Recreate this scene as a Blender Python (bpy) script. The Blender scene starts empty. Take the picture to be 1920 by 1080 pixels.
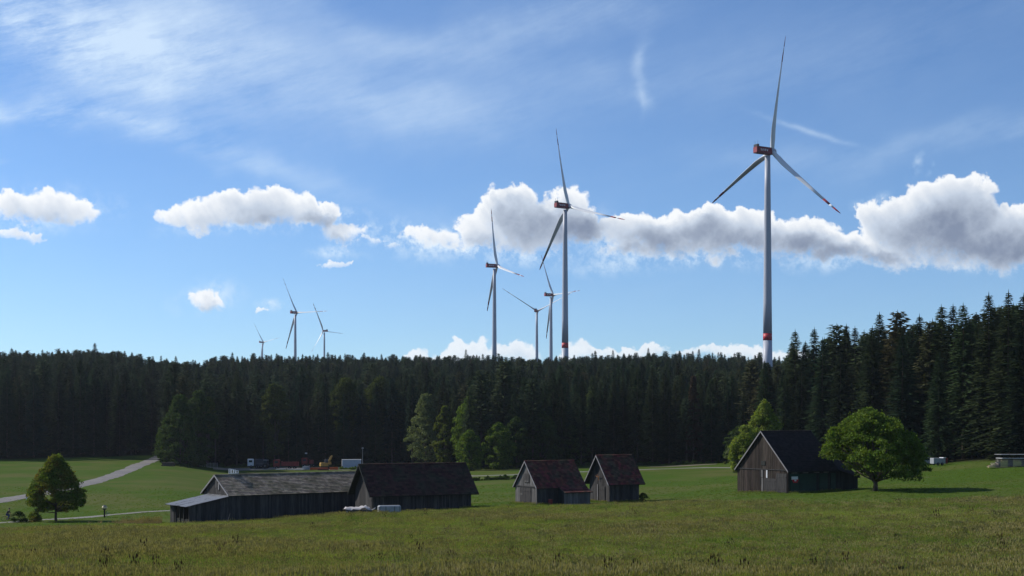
import bpy, math, random, numpy as np
from mathutils import Vector, Matrix
from math import radians as R, sin, cos, pi, tan, atan2, sqrt

random.seed(7); RNG = np.random.default_rng(7)
sc = bpy.context.scene
COL = sc.collection
F, HY = 2400.0, 800.0            # focal length in photo pixels, horizon row of the photo

# ------------------------------------------------------------------ camera
cam = bpy.data.cameras.new('camera'); cam_o = bpy.data.objects.new('camera', cam); COL.objects.link(cam_o)
cam.sensor_width = 36; cam.lens = F / 1920 * 36; cam.shift_y = (HY - 540) / 1920
cam_o.location = (0, 0, 0); cam_o.rotation_euler = (R(90), 0, 0)
cam.clip_start = 0.5; cam.clip_end = 30000
sc.camera = cam_o

# ------------------------------------------------------------------ sun, sky, exposure
SUN_EL, SUN_AZ = R(37), R(-66)          # azimuth measured from +Y (the view) towards +X: sun stands left, a little behind the scene
sdir = Vector((sin(SUN_AZ) * cos(SUN_EL), cos(SUN_AZ) * cos(SUN_EL), sin(SUN_EL)))
sl = bpy.data.lights.new('sun', 'SUN'); so = bpy.data.objects.new('sun', sl); COL.objects.link(so)
sl.energy = 4.6; sl.angle = R(0.55); sl.color = (1, 0.95, 0.86)
so.rotation_euler = sdir.to_track_quat('Z', 'Y').to_euler(); so.location = (-200, 200, 200)
sc.view_settings.view_transform = 'Standard'; sc.view_settings.look = 'None'
sc.view_settings.exposure = 0.35; sc.view_settings.gamma = 1; sc.view_settings.use_curve_mapping = False
sc.cycles.max_bounces = 6; sc.cycles.diffuse_bounces = 2; sc.cycles.glossy_bounces = 2; sc.cycles.transmission_bounces = 3
sc.cycles.transparent_max_bounces = 6; sc.cycles.volume_bounces = 0
SKY_STRENGTH = 0.078

def spectral(shape, beta, sx=1.0, sy=1.0, ang=0.0, seed=0, lo=0.0):
    r = np.random.default_rng(seed); h, w = shape
    ky = np.fft.fftfreq(h)[:, None] * h; kx = np.fft.rfftfreq(w)[None, :] * w
    a = ky * (w / h); b = kx
    u = b * cos(ang) + a * sin(ang); v = -b * sin(ang) + a * cos(ang)
    k = np.sqrt((u * sx) ** 2 + (v * sy) ** 2); k[0, 0] = 1
    amp = k ** (-beta); amp[k < lo] = 0; amp[0, 0] = 0
    f = np.fft.rfft2(r.standard_normal(shape)) * amp
    n = np.fft.irfft2(f, s=shape).astype(np.float32)
    return n / n.std()

PERIOD = 360 / 7.0; CW, CH, CEL = 2048, 1600, 40.0
def sky_image():
    """The clouds as seen round the whole horizon (the strip repeats seven times): rgb = cloud light, alpha = cover."""
    ppd = CW / PERIOD
    X = (np.arange(CW) + .5)[None, :]; Y = (np.arange(CH) + .5)[:, None]          # Y upward from el = 0
    n1 = spectral((CH, CW), 1.9, seed=3, lo=8); n2 = spectral((CH, CW), 1.6, seed=4, lo=30); n3 = spectral((CH, CW), 1.9, seed=5, lo=8)
    n4 = spectral((CH, CW), 1.3, seed=9, lo=80)
    Xw = X + n1 * 5 + n2 * 2.4; Yw = Y + n3 * 4.5 + np.roll(n2, 333, 1) * 2.2
    Fd = np.full((CH, CW), -3.0, np.float32); kk_ = ppd * math.degrees(1 / F); rb = np.random.default_rng(77)
    def raw(cx, cy, rx, rt, rb_, s):
        m_ = 2.1; c0, c1_ = int(cx - rx*m_ - 20), int(cx + rx*m_ + 20); r0, r1 = max(0, int(cy - rb_*m_ - 20)), min(CH, int(cy + rt*m_ + 20))
        if r1 <= r0: return
        ci = np.arange(c0, c1_) % CW; sub = np.ix_(np.arange(r0, r1), ci)
        dx = (Xw[sub] - cx + CW/2) % CW - CW/2; dy = Yw[sub] - cy; ry = np.where(dy > 0, rt, rb_)
        f = s * (1 - ((dx/rx)**2 + (dy/ry)**2)); o_ = Fd[sub]; w = np.maximum(o_, f); m = np.minimum(o_, f)
        Fd[sub] = w + 0.14 * np.exp(-(w - m) / 0.22) * (w > -1.0)
    def blob(px, py, rx, rt, rb_, s=1.0):
        cx = math.degrees(math.atan((px - 960) / F)) * ppd + CW / 2; cy = math.degrees(math.atan((HY - py) / F * cos(math.atan((px - 960) / F)))) * ppd
        rx *= kk_; rt *= kk_; rb_ *= kk_
        raw(cx, cy, rx*.84, rt*.76, rb_*.80, s)
        n_ = int(8 + rx / 7)
        for _ in range(n_):
            a = rb.uniform(-.25, pi + .25); q = rb.uniform(.5, .82); r = min(rx, rt) * rb.uniform(.20, .46)
            raw(cx + cos(a)*rx*q, cy + sin(a)*(rt if sin(a) > 0 else rb_)*q, r*1.15, r, r*.9, s*rb.uniform(.45, .75))
        for _ in range(n_ // 2):
            a = rb.uniform(0, 6.28); r = min(rx, rt) * rb.uniform(.12, .25); raw(cx + cos(a)*rx*.95, cy + sin(a)*(rt if sin(a) > 0 else rb_)*.95, r*1.3, r, r, s*rb.uniform(.2, .4))
    B = [(85,392,90,34,26,.8),(45,396,60,25,20,.7),(140,405,45,14,14,.55),(25,441,62,13,10,.6),(70,446,25,7,7,.5),
         (390,408,85,38,24,1),(350,415,48,24,18,.8),(490,396,95,44,42,1.1),(575,402,58,36,34,1),(640,430,46,18,14,.5),(690,447,32,7,7,.3),
         (637,487,36,10,8,.5),(383,563,40,22,20,.8),(503,583,14,5,5,.3),
         (735,463,18,9,9,.45),(800,442,56,20,20,.42),(850,455,54,20,18,.45),(892,422,42,28,34,.7),(955,400,72,48,55,1.15),(1035,415,80,56,52,1.25),(1095,435,48,34,30,1.1),(970,450,110,26,26,.9),
         (1170,428,48,34,48,.9),(1250,432,92,42,56,1.15),(1340,430,92,40,60,1.15),(1425,432,72,36,50,1.05),(1215,476,90,18,16,.7),(1350,488,44,12,12,.6),
         (1500,448,82,42,42,1.05),(1580,470,84,32,30,.9),(1650,482,70,26,24,.8),(1655,400,48,22,60,.95),(1705,415,82,55,72,1.2),(1795,388,82,56,80,1.3),(1765,440,90,70,50,1.2),(1860,440,80,45,55,1.2),(1900,415,64,34,60,1.1),(1960,450,90,50,55,1.2),(1885,480,60,30,36,.9),(2020,430,60,40,40,.9),
         (880,660,62,26,40,.6),(972,656,42,20,40,.55),(1075,662,42,16,40,.5),(1130,664,60,12,20,.5),(1205,658,56,14,20,.5),(1310,662,60,12,20,.5),(1400,664,70,14,20,.5),(1480,662,60,14,20,.5),(800,664,50,10,20,.4)]
    for b in B: blob(*b)
    soft = spectral((CH, CW), 2.1, seed=14, lo=14); puff = np.abs(spectral((CH, CW), 1.9, seed=15, lo=26)); fine = spectral((CH, CW), 1.5, seed=16, lo=60)
    puff = (puff - puff.mean())
    D = Fd + 0.05 * n1 - 0.06 * puff + 0.035 * n2 + 0.010 * n4 - 0.06
    fy = np.fft.fftfreq(CH)[:, None]; fx = np.fft.rfftfreq(CW)[None, :]
    gau = lambda a_, s_: np.fft.irfft2(np.fft.rfft2(a_) * np.exp(-2 * (pi * s_) ** 2 * (fx ** 2 + fy ** 2)), s=a_.shape).astype(np.float32)
    Db = gau(np.maximum(D, -1.2), 9.0); under = gau(np.clip((np.roll(Db, -4, 0) - np.roll(Db, 4, 0)) * 5.0, 0, 1), 6.0)     # 1 along the undersides
    smo = lambda q: np.clip(q, 0, 1) ** 2 * (3 - 2 * np.clip(q, 0, 1))
    torn = 0.10 * n2 + 0.07 * n4 + .08 * puff
    A = smo((D + 0.05) / 0.36) * (1 - under) + smo((Db * .6 + D * .4 + torn + 0.22) / 0.95) * under
    T = np.clip(D, 0, 1.6)
    # light comes from the upper left and from behind: gather the cloud that lies towards the sun
    L = np.zeros_like(T); w = 0
    for k in range(0, 16):
        s = k * 3.6; wk = 1.0 / (1 + .05 * k)
        L += wk * np.roll(np.roll(T, int(s * 0.55), 1), -int(s * 0.84), 0); w += wk
    L /= w
    Sd = np.zeros_like(T)
    def shade(px, py, rx, ry, a):
        cx = math.degrees(math.atan((px - 960) / F)) * ppd + CW / 2; cy = math.degrees(math.atan((HY - py) / F * cos(math.atan((px - 960) / F)))) * ppd; k = ppd * math.degrees(1 / F)
        dx = (Xw + 5 * soft - cx + CW / 2) % CW - CW / 2; dy = Yw + 4 * soft - cy
        np.maximum(Sd, a * np.exp(-((dx / (rx * k)) ** 2 + (dy / (ry * k)) ** 2) ** 1.3), out=Sd)
    for q in [(1085,432,62,34,.72),(1010,415,50,34,.55),(970,395,30,30,.35),(900,445,30,16,.25),(1235,452,55,28,.62),(1300,440,60,26,.5),(1390,452,60,26,.58),(1190,478,40,10,.3),
              (1500,462,55,24,.6),(1570,478,60,18,.6),(1640,486,50,12,.5),(1745,430,60,30,.62),(1800,450,70,30,.7),(1870,450,55,30,.72),(1700,450,30,20,.3),(1850,400,30,30,.45),(1920,470,60,30,.7),
              (600,412,48,13,.42),(500,424,60,9,.28),(395,572,20,8,.35),(120,408,40,8,.2),(60,404,40,7,.15),(640,440,20,8,.3)]: shade(*q)
    b = np.exp(-np.maximum(L * 0.66 + T * 0.22 - 0.16, 0) * 1.5)
    b = b * (1 - np.clip(Sd * 1.30, 0, .97)) - 0.035 * np.clip(puff, -1, 1) * np.clip(T * 3, 0, 1) + .03 * soft + .012 * fine
    b = np.clip(b + .06 * (1 - np.clip(D / .3, 0, 1)), 0, 1)
    dark = np.array([0.22, 0.27, 0.38]); mid = np.array([0.58, 0.66, 0.78]); lit = np.array([1.0, 1.02, 1.04])
    b3 = b[..., None]
    C = np.where(b3 < .5, dark + (mid - dark) * (b3 * 2), mid + (lit - mid) * (b3 * 2 - 1)).astype(np.float32)
    # high thin streaks
    pyc = HY - np.tan(np.radians(Y / ppd)) * F; pxc = 960 + np.tan(np.radians((X - CW / 2) / ppd)) * F
    c1 = spectral((CH, CW), 1.75, sx=1.0, sy=.30, ang=R(12), seed=21, lo=1.2); c2 = spectral((CH, CW), 1.2, sx=1.0, sy=.16, ang=R(18), seed=22, lo=5)
    pw = pxc + 34 * spectral((CH, CW), 1.9, seed=31, lo=3); pv = pyc + 16 * spectral((CH, CW), 1.9, seed=32, lo=3)
    def streak(px, py, rx, ry, ang, a, w=1.0):
        dx = pxc + (pw - pxc) * w - px; dy = pyc + (pv - pyc) * w - py
        u = dx * cos(ang) + dy * sin(ang); v = -dx * sin(ang) + dy * cos(ang)
        return a * np.exp(-(u / rx) ** 2 - (v / ry) ** 2)
    env = 0.035 + streak(60,110,260,60,R(10),1.05) + streak(80,238,180,26,R(-2),.9) + streak(430,135,380,85,R(8),.34) + streak(740,210,300,60,R(-6),.20) \
        + streak(430,300,290,30,R(20),.36) + streak(0,30,420,60,R(4),.45) + streak(700,40,400,40,R(14),.14) + streak(1204,160,11,50,R(-10),.26,.45) + streak(1215,190,30,14,R(30),.24,.7) + streak(1190,100,14,30,R(5),.22,.5) \
        + streak(1515,255,75,5,R(22),.4,.22) + streak(1720,300,330,30,R(-4),.20) + streak(1500,110,400,60,R(-8),.10) + streak(30,325,50,8,R(8),.28) + streak(1050,20,300,40,R(-10),.22)
    env = np.where(pyc < -100, np.maximum(env, .22), env)
    cir = env * np.clip(0.62 + 0.26 * c1 + 0.07 * c2 + .06 * n1, 0, 1.6)
    w_ = np.clip(.55 + .30 * n2 + .22 * n1 + .14 * n4, 0, 1.3)
    for q in [(815,455,110,26,.62),(870,440,70,34,.5),(735,463,34,11,.4),(383,563,52,26,.4),(637,487,46,12,.45),(503,583,20,9,.45),(100,405,110,28,.35),(50,443,60,14,.4),(680,445,50,14,.5),(640,425,60,22,.35),
              (1250,488,150,20,.5),(1140,455,50,40,.45),(1340,494,70,14,.45),(1560,492,120,16,.35),(1890,500,80,22,.5),(1690,340,10,18,.25),(1720,352,8,12,.25),(1620,385,26,10,.3),(990,472,120,18,.4),(470,432,140,14,.3)]:
        cir = np.maximum(cir, streak(*q[:4], 0, q[4], .5) * 1.5 * w_)
    cir = np.clip(cir, 0, .8); A = A * np.where(pyc > 605, .82, 1.0)
    Ct = np.array([0.74, 0.90, 1.06])
    out = np.empty((CH, CW, 4), np.float32)
    a = A + cir * (1 - A)
    wgt = (A / np.maximum(a, 1e-4))[..., None]
    out[..., :3] = C * wgt + Ct * (1 - wgt); out[..., 3] = a
    out[-60:, :, 3] *= np.linspace(1, .25, 60)[:, None]
    im = bpy.data.images.new('cloud_cover', CW, CH, alpha=True, float_buffer=True); im.colorspace_settings.name = 'Non-Color'
    im.alpha_mode = 'CHANNEL_PACKED'
    im.pixels.foreach_set(out.ravel()); im.update()
    return im

world = bpy.data.worlds.new('World'); sc.world = world; world.use_nodes = True
nt = world.node_tree; N = nt.nodes; LK = nt.links; N.clear()
def nd(t, **k):
    n = N.new(t)
    for a, v in k.items(): setattr(n, a, v)
    return n
def mth(op, a, b=None, c=None):
    n = nd('ShaderNodeMath', operation=op)
    for i, v in enumerate((a, b, c)):
        if v is None: continue
        if isinstance(v, (int, float)): n.inputs[i].default_value = v
        else: LK.new(v, n.inputs[i])
    return n.outputs[0]
sky = nd('ShaderNodeTexSky', sky_type='NISHITA', sun_disc=False); sky.sun_elevation = SUN_EL; sky.sun_rotation = SUN_AZ
sky.altitude = 900; sky.air_density = 1.0; sky.dust_density = 0.1; sky.ozone_density = 3.0
tc = nd('ShaderNodeTexCoord'); sep = nd('ShaderNodeSeparateXYZ'); LK.new(tc.outputs['Generated'], sep.inputs[0])
az = mth('ARCTAN2', sep.outputs[0], sep.outputs[1])
el = mth('ARCSINE', sep.outputs[2])
u = mth('FRACT', mth('ADD', mth('DIVIDE', az, R(PERIOD)), 7.5))
v = mth('MINIMUM', mth('DIVIDE', el, R(CEL)), 0.9995)
cmb = nd('ShaderNodeCombineXYZ'); LK.new(u, cmb.inputs[0]); LK.new(v, cmb.inputs[1])
it = nd('ShaderNodeTexImage', extension='EXTEND', interpolation='Linear'); it.image = sky_image(); LK.new(cmb.outputs[0], it.inputs[0])
tint = nd('ShaderNodeMix', data_type='RGBA', blend_type='MULTIPLY'); tint.inputs[0].default_value = 1; LK.new(sky.outputs[0], tint.inputs[6]); tint.inputs[7].default_value = (0.82, 1.05, 1.30, 1)
sc_ = nd('ShaderNodeVectorMath', operation='SCALE'); LK.new(it.outputs[0], sc_.inputs[0]); sc_.inputs['Scale'].default_value = 0.78 / SKY_STRENGTH
mx = nd('ShaderNodeMix', data_type='RGBA'); LK.new(it.outputs['Alpha'], mx.inputs[0]); LK.new(tint.outputs[2], mx.inputs[6]); LK.new(sc_.outputs[0], mx.inputs[7])
up = mth('GREATER_THAN', sep.outputs[2], 0.0)
mx2 = nd('ShaderNodeMix', data_type='RGBA'); LK.new(up, mx2.inputs[0]); LK.new(tint.outputs[2], mx2.inputs[6]); LK.new(mx.outputs[2], mx2.inputs[7])
bg = nd('ShaderNodeBackground'); bg.inputs[1].default_value = SKY_STRENGTH; LK.new(mx2.outputs[2], bg.inputs[0])
wo = nd('ShaderNodeOutputWorld'); LK.new(bg.outputs[0], wo.inputs[0])
world.cycles.sampling_method = 'MANUAL'; world.cycles.sample_map_resolution = 512

# ------------------------------------------------------------------ terrain heights (relative to the eye)
# columns: photo column -> list of (distance, height)
def yz(d, y): return (HY - y) * d / F
COLS = {
 -500: [(60,-7),(110,-10.0),(160,-12.9),(175,-13.6),(215,-12.6),(300,-12.1),(400,-10.8),(480,-7),(700,16),(850,20),(1500,18)],
 0:    [(60,-7),(110,-9.7),(160,yz(160,987)),(176,yz(176,981)),(215,yz(215,938)),(300,yz(300,897)),(400,yz(400,866)),(480,-7),(700,17.5),(850,20),(1500,18)],
 150:  [(60,-7),(110,-9.7),(160,yz(160,984)),(185,yz(185,972)),(230,yz(230,930)),(300,yz(300,898)),(405,yz(405,864)),(480,-7),(700,17.5),(850,20),(1500,18)],
 300:  [(60,-7),(110,-9.6),(157,yz(157,986)),(188,yz(188,962)),(240,yz(240,926)),(300,yz(300,897)),(400,yz(400,865)),(440,yz(440,856)),(520,-6),(700,13),(850,15),(1500,14)],
 430:  [(60,-7),(110,-9.5),(157,yz(157,980)),(190,yz(190,960)),(250,yz(250,930)),(330,yz(330,900)),(400,yz(400,881)),(430,yz(430,875)),(600,-2),(850,21),(1500,19)],
 700:  [(60,-7),(110,-9.1),(158,yz(158,965)),(190,yz(190,952)),(250,yz(250,928)),(330,yz(330,900)),(390,yz(390,882)),(430,yz(430,875)),(600,-2),(850,22),(1500,20)],
 960:  [(60,-7),(110,-8.9),(168,yz(168,948)),(200,yz(200,930)),(280,yz(280,903)),(330,yz(330,889)),(380,yz(380,878)),(600,-2),(850,21),(1500,19)],
 1200: [(60,-7),(110,-8.6),(175,yz(175,942)),(220,yz(220,920)),(300,yz(300,892)),(350,yz(350,879)),(390,yz(390,874)),(600,0),(850,23),(1500,21)],
 1440: [(60,-7),(110,-8.1),(172,yz(172,924.5)),(250,yz(250,896)),(330,yz(330,879)),(400,-10.5),(600,-1),(671,4),(850,20),(1500,18)],
 1700: [(60,-7),(110,-7.9),(165,yz(165,922)),(200,yz(200,903)),(272,yz(272,874)),(400,-6),(700,4),(1500,6)],
 1920: [(60,-7),(110,-7.7),(160,yz(160,921)),(200,yz(200,893)),(238,yz(238,869)),(300,-5),(600,2),(1500,4)],
 2500: [(60,-7),(110,-7.5),(160,-7.6),(220,-6.5),(300,-4),(600,3),(1500,4)]}
DG = np.arange(0, 1505, 5.0); PG = np.arange(-500, 2501, 20.0)
_cp = sorted(COLS); _tab = []
for p in _cp:
    dd = [0] + [a for a, b in COLS[p]]; zz = [-1.7] + [b for a, b in COLS[p]]
    t = np.interp(DG, dd, zz); k = np.exp(-np.arange(-5, 6) ** 2 / 8.0); k /= k.sum()
    _tab.append(np.convolve(np.pad(t, 5, mode='edge'), k, 'valid'))
_tab = np.array(_tab); TAB = np.empty((len(PG), len(DG)))
for i, p in enumerate(PG):
    j = min(max(np.searchsorted(_cp, p, 'right') - 1, 0), len(_cp) - 2); t = min(max((p - _cp[j]) / (_cp[j + 1] - _cp[j]), 0), 1); t = .35 * t + .65 * t * t * (3 - 2 * t)
    TAB[i] = _tab[j] * (1 - t) + _tab[j + 1] * t
def HH(x, y):
    x = np.asarray(x, float); y = np.asarray(y, float)
    p = 960 + F * x / np.maximum(y, 60.0)
    a = np.clip((p - PG[0]) / 20.0, 0, len(PG) - 1.001); b = np.clip(y / 5.0, 0, len(DG) - 1.001)
    i = a.astype(int); j = b.astype(int); a = a - i; b = b - j
    z = (TAB[i, j] * (1 - a) + TAB[i + 1, j] * a) * (1 - b) + (TAB[i, j + 1] * (1 - a) + TAB[i + 1, j + 1] * a) * b
    z = z + 0.10 * np.sin(x * .21 + 1.3 * np.sin(y * .07)) * np.sin(y * .17 + .8) * np.clip((y - 20) / 60, 0, 1)
    return z
def H(x, y): return float(HH(x, y))
def WX(px, d): return (px - 960) / F * d
def P(px, d, dz=0.0):
    x = WX(px, d); return Vector((x, d, H(x, d) + dz))
def hit(px, py, d0=60, d1=700):
    """where the sight line through a photo pixel meets the ground"""
    ds = np.arange(d0, d1, 0.5); x = (px - 960) / F * ds; z = HH(x, ds); r = (HY - py) / F * ds
    k = np.nonzero(r <= z)[0]
    d = ds[k[0]] if len(k) else d1
    return Vector(((px - 960) / F * d, d, H((px - 960) / F * d, d)))

# ------------------------------------------------------------------ object helpers
class MB:
    def __init__(s): s.v = []; s.f = []; s.m = []; s.mats = []
    def mi(s, m):
        if m not in s.mats: s.mats.append(m)
        return s.mats.index(m)
    def add(s, vs, fs, m):
        o = len(s.v); s.v += [tuple(v) for v in vs]; k = s.mi(m)
        for f in fs: s.f.append(tuple(i + o for i in f)); s.m.append(k)
        return s
    def box(s, a, b, m, M=None):
        (x0, y0, z0), (x1, y1, z1) = a, b
        vs = [Vector(p) for p in ((x0,y0,z0),(x1,y0,z0),(x1,y1,z0),(x0,y1,z0),(x0,y0,z1),(x1,y0,z1),(x1,y1,z1),(x0,y1,z1))]
        if M is not None: vs = [M @ v for v in vs]
        return s.add(vs, [(0,3,2,1),(4,5,6,7),(0,1,5,4),(1,2,6,5),(2,3,7,6),(3,0,4,7)], m)
    def bbox(s, a, b, m, c=.03, M=None):
        """box with chamfered vertical and top edges"""
        (x0, y0, z0), (x1, y1, z1) = a, b
        ring = lambda e, z: [(x0+c+e,y0+e,z),(x1-c-e,y0+e,z),(x1-e,y0+c+e,z),(x1-e,y1-c-e,z),(x1-c-e,y1-e,z),(x0+c+e,y1-e,z),(x0+e,y1-c-e,z),(x0+e,y0+c+e,z)]
        vs = ring(0, z0) + ring(0, z1 - c) + ring(c, z1)
        if M is not None: vs = [M @ Vector(v) for v in vs]
        fs = [tuple(range(7, -1, -1)), tuple(range(16, 24))]
        for r in (0, 8):
            for i in range(8): fs.append((r+i, r+(i+1)%8, r+8+(i+1)%8, r+8+i))
        return s.add(vs, fs, m)
    def tube(s, pts, rad, m, n=6, cap=True):
        pts = [Vector(p) for p in pts]; rad = rad if hasattr(rad, '__len__') else [rad] * len(pts)
        vs = []; fs = []
        for i, p in enumerate(pts):
            t = (pts[min(i+1, len(pts)-1)] - pts[max(i-1, 0)]).normalized()
            a = t.orthogonal().normalized() if abs(t.z) > .95 else t.cross(Vector((0,0,1))).normalized(); b = t.cross(a)
            for k in range(n):
                q = 2*pi*k/n; vs.append(p + (a*cos(q) + b*sin(q)) * rad[i])
        for i in range(len(pts)-1):
            for k in range(n): fs.append((i*n+k, i*n+(k+1)%n, (i+1)*n+(k+1)%n, (i+1)*n+k))
        if cap: fs += [tuple(range(n-1,-1,-1)), tuple(range((len(pts)-1)*n, len(pts)*n))]
        return s.add(vs, fs, m)
    def lathe(s, prof, m, n=16, M=None, smooth=False):
        vs = []; fs = []
        for r, z in prof:
            for k in range(n): q = 2*pi*k/n; vs.append(Vector((r*cos(q), r*sin(q), z)))
        if M is not None: vs = [M @ v for v in vs]
        for i in range(len(prof)-1):
            for k in range(n): fs.append((i*n+k, i*n+(k+1)%n, (i+1)*n+(k+1)%n, (i+1)*n+k))
        fs += [tuple(range(n-1,-1,-1)), tuple(range((len(prof)-1)*n, len(prof)*n))]
        return s.add(vs, fs, m)
    def prism(s, poly, x0, x1, m, M=None):
        """polygon (y,z) extruded along x"""
        n = len(poly); vs = [Vector((x0, a, b)) for a, b in poly] + [Vector((x1, a, b)) for a, b in poly]
        if M is not None: vs = [M @ v for v in vs]
        fs = [tuple(range(n-1,-1,-1)), tuple(range(n, 2*n))] + [(i, (i+1)%n, n+(i+1)%n, n+i) for i in range(n)]
        return s.add(vs, fs, m)
    def mesh(s, name, smooth=False):
        me = bpy.data.meshes.new(name); me.from_pydata(s.v, [], s.f)
        for m in s.mats: me.materials.append(m)
        me.polygons.foreach_set('material_index', s.m)
        if smooth: me.polygons.foreach_set('use_smooth', [True] * len(s.f))
        me.update(); return me
    def obj(s, name, parent=None, kind=None, smooth=False, loc=None):
        o = bpy.data.objects.new(name, s.mesh(name, smooth)); COL.objects.link(o)
        if parent: o.parent = parent
        if kind: o['kind'] = kind
        if loc is not None: o.location = loc
        return o
def thing(name, label, cat, loc=(0,0,0), rz=0, group=None, me=None, kind=None):
    o = bpy.data.objects.new(name, me); COL.objects.link(o); o.location = loc; o.rotation_euler = (0,0,rz)
    if label: o['label'] = label
    if cat: o['category'] = cat
    if group: o['group'] = group
    if kind: o['kind'] = kind
    return o
def tag(o, label, cat, group=None):
    o['label'] = label; o['category'] = cat
    if group: o['group'] = group
    return o
def dup(root, loc, rz=0, label=None, group=None, scale=None):
    r = root.copy(); COL.objects.link(r); r.location = loc; r.rotation_euler = (0,0,rz)
    if scale: r.scale = scale
    if label: r['label'] = label
    if group: r['group'] = group
    for ch in list(root.children):
        c = ch.copy(); COL.objects.link(c); c.parent = r
        for g in ch.children:
            d = g.copy(); COL.objects.link(d); d.parent = c
    return r

# ------------------------------------------------------------------ materials
def mat(name, c1, c2=None, scale=1.0, rough=.85, stretch=(1,1,1), detail=5, bump=0.0, spec=.25, metal=0.0, lo=.35, hi=.65, coord='Object', c3=None, scale3=.1, objrand=0.0, island=0.0, trans=0.0, lo3=.42, hi3=.6):
    m = bpy.data.materials.new(name); m.use_nodes = True; t = m.node_tree; n = t.nodes; l = t.links; n.clear()
    out = n.new('ShaderNodeOutputMaterial'); bs = n.new('ShaderNodeBsdfPrincipled')
    bs.inputs['Roughness'].default_value = rough; bs.inputs['Specular IOR Level'].default_value = spec; bs.inputs['Metallic'].default_value = metal
    src = None
    if c2 is not None:
        tx = n.new('ShaderNodeTexCoord'); mp = n.new('ShaderNodeMapping'); mp.inputs['Scale'].default_value = stretch; l.new(tx.outputs[coord], mp.inputs[0])
        nz = n.new('ShaderNodeTexNoise'); nz.inputs['Scale'].default_value = scale; nz.inputs['Detail'].default_value = detail; nz.inputs['Roughness'].default_value = .6; l.new(mp.outputs[0], nz.inputs[0])
        mr = n.new('ShaderNodeMapRange'); mr.inputs[1].default_value = lo; mr.inputs[2].default_value = hi; l.new(nz.outputs[0], mr.inputs[0])
        mx = n.new('ShaderNodeMix'); mx.data_type = 'RGBA'; l.new(mr.outputs[0], mx.inputs[0]); mx.inputs[6].default_value = (*c1, 1); mx.inputs[7].default_value = (*c2, 1); src = mx.outputs[2]
        if c3 is not None:
            z3 = n.new('ShaderNodeTexNoise'); z3.inputs['Scale'].default_value = scale3; z3.inputs['Detail'].default_value = 6; z3.inputs['Roughness'].default_value = .65; l.new(tx.outputs[coord], z3.inputs[0])
            r3 = n.new('ShaderNodeMapRange'); r3.inputs[1].default_value = lo3; r3.inputs[2].default_value = hi3; l.new(z3.outputs[0], r3.inputs[0])
            m3 = n.new('ShaderNodeMix'); m3.data_type = 'RGBA'; l.new(r3.outputs[0], m3.inputs[0]); l.new(src, m3.inputs[6]); m3.inputs[7].default_value = (*c3, 1); src = m3.outputs[2]
        if bump:
            b = n.new('ShaderNodeBump'); b.inputs['Strength'].default_value = bump; b.inputs['Distance'].default_value = .05; l.new(nz.outputs[0], b.inputs['Height']); l.new(b.outputs[0], bs.inputs['Normal'])
    def vary(src, fac_out, amt):
        h = n.new('ShaderNodeHueSaturation'); a = n.new('ShaderNodeMapRange'); a.inputs[3].default_value = 1 - amt; a.inputs[4].default_value = 1 + amt; l.new(fac_out, a.inputs[0]); l.new(a.outputs[0], h.inputs['Value'])
        b = n.new('ShaderNodeMapRange'); b.inputs[3].default_value = .5 - amt * .06; b.inputs[4].default_value = .5 + amt * .04
        w = n.new('ShaderNodeMath'); w.operation = 'FRACT'; k = n.new('ShaderNodeMath'); k.operation = 'MULTIPLY'; k.inputs[1].default_value = 7.31; l.new(fac_out, k.inputs[0]); l.new(k.outputs[0], w.inputs[0]); l.new(w.outputs[0], b.inputs[0]); l.new(b.outputs[0], h.inputs['Hue'])
        if src is None: h.inputs['Color'].default_value = (*c1, 1)
        else: l.new(src, h.inputs['Color'])
        return h.outputs[0]
    if objrand: src = vary(src, n.new('ShaderNodeObjectInfo').outputs['Random'], objrand)
    if island: src = vary(src, n.new('ShaderNodeNewGeometry').outputs['Random Per Island'], island)
    if src is None: bs.inputs['Base Color'].default_value = (*c1, 1)
    else: l.new(src, bs.inputs['Base Color'])
    if trans:
        tr = n.new('ShaderNodeBsdfTranslucent'); ms = n.new('ShaderNodeMixShader'); ms.inputs[0].default_value = trans
        if src is not None:
            g = n.new('ShaderNodeMix'); g.data_type = 'RGBA'; g.blend_type = 'MULTIPLY'; g.inputs[0].default_value = 1; l.new(src, g.inputs[6]); g.inputs[7].default_value = (1.5, 1.5, .6, 1); l.new(g.outputs[2], tr.inputs[0])
        else: tr.inputs[0].default_value = (*c1, 1)
        l.new(bs.outputs[0], ms.inputs[1]); l.new(tr.outputs[0], ms.inputs[2]); l.new(ms.outputs[0], out.inputs[0])
    else: l.new(bs.outputs[0], out.inputs[0])
    return m

M_field = mat('mown_grass', (.036,.070,.008), (.050,.080,.011), .6, 1, bump=.3, spec=.02, c3=(.070,.080,.022), scale3=.05, lo3=.45, hi3=.62, lo=.3, hi=.7)
M_wood = mat('weathered_wood', (.028,.028,.030), (.060,.056,.055), 3.0, .9, (3,3,.25), spec=.1, bump=.3, island=.35)
M_woodbr = mat('brown_weathered_wood', (.020,.016,.014), (.046,.037,.032), 3.0, .9, (3,3,.25), spec=.1, bump=.3, island=.45)
M_leafol = mat('olive_leaves', (.034,.050,.013), (.052,.066,.016), .5, .8, spec=.1, island=.35, trans=.3)
M_woodpale = mat('silvered_wood', (.07,.068,.068), (.125,.12,.12), 3.0, .9, (3,3,.25), spec=.1, bump=.3, island=.3)
M_wooddark = mat('tarred_wood', (.018,.022,.022), (.035,.036,.034), 3.0, .9, (3,3,.25), spec=.1, bump=.3, island=.3)
M_board = mat('bargeboard_paint', (.22,.21,.22), (.15,.145,.15), 4, .7)
M_tile_red = mat('old_red_tile', (.120,.034,.026), (.075,.028,.024), 5, .9, island=.45, c3=(.06,.045,.03), scale3=.6, spec=.15)
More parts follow.
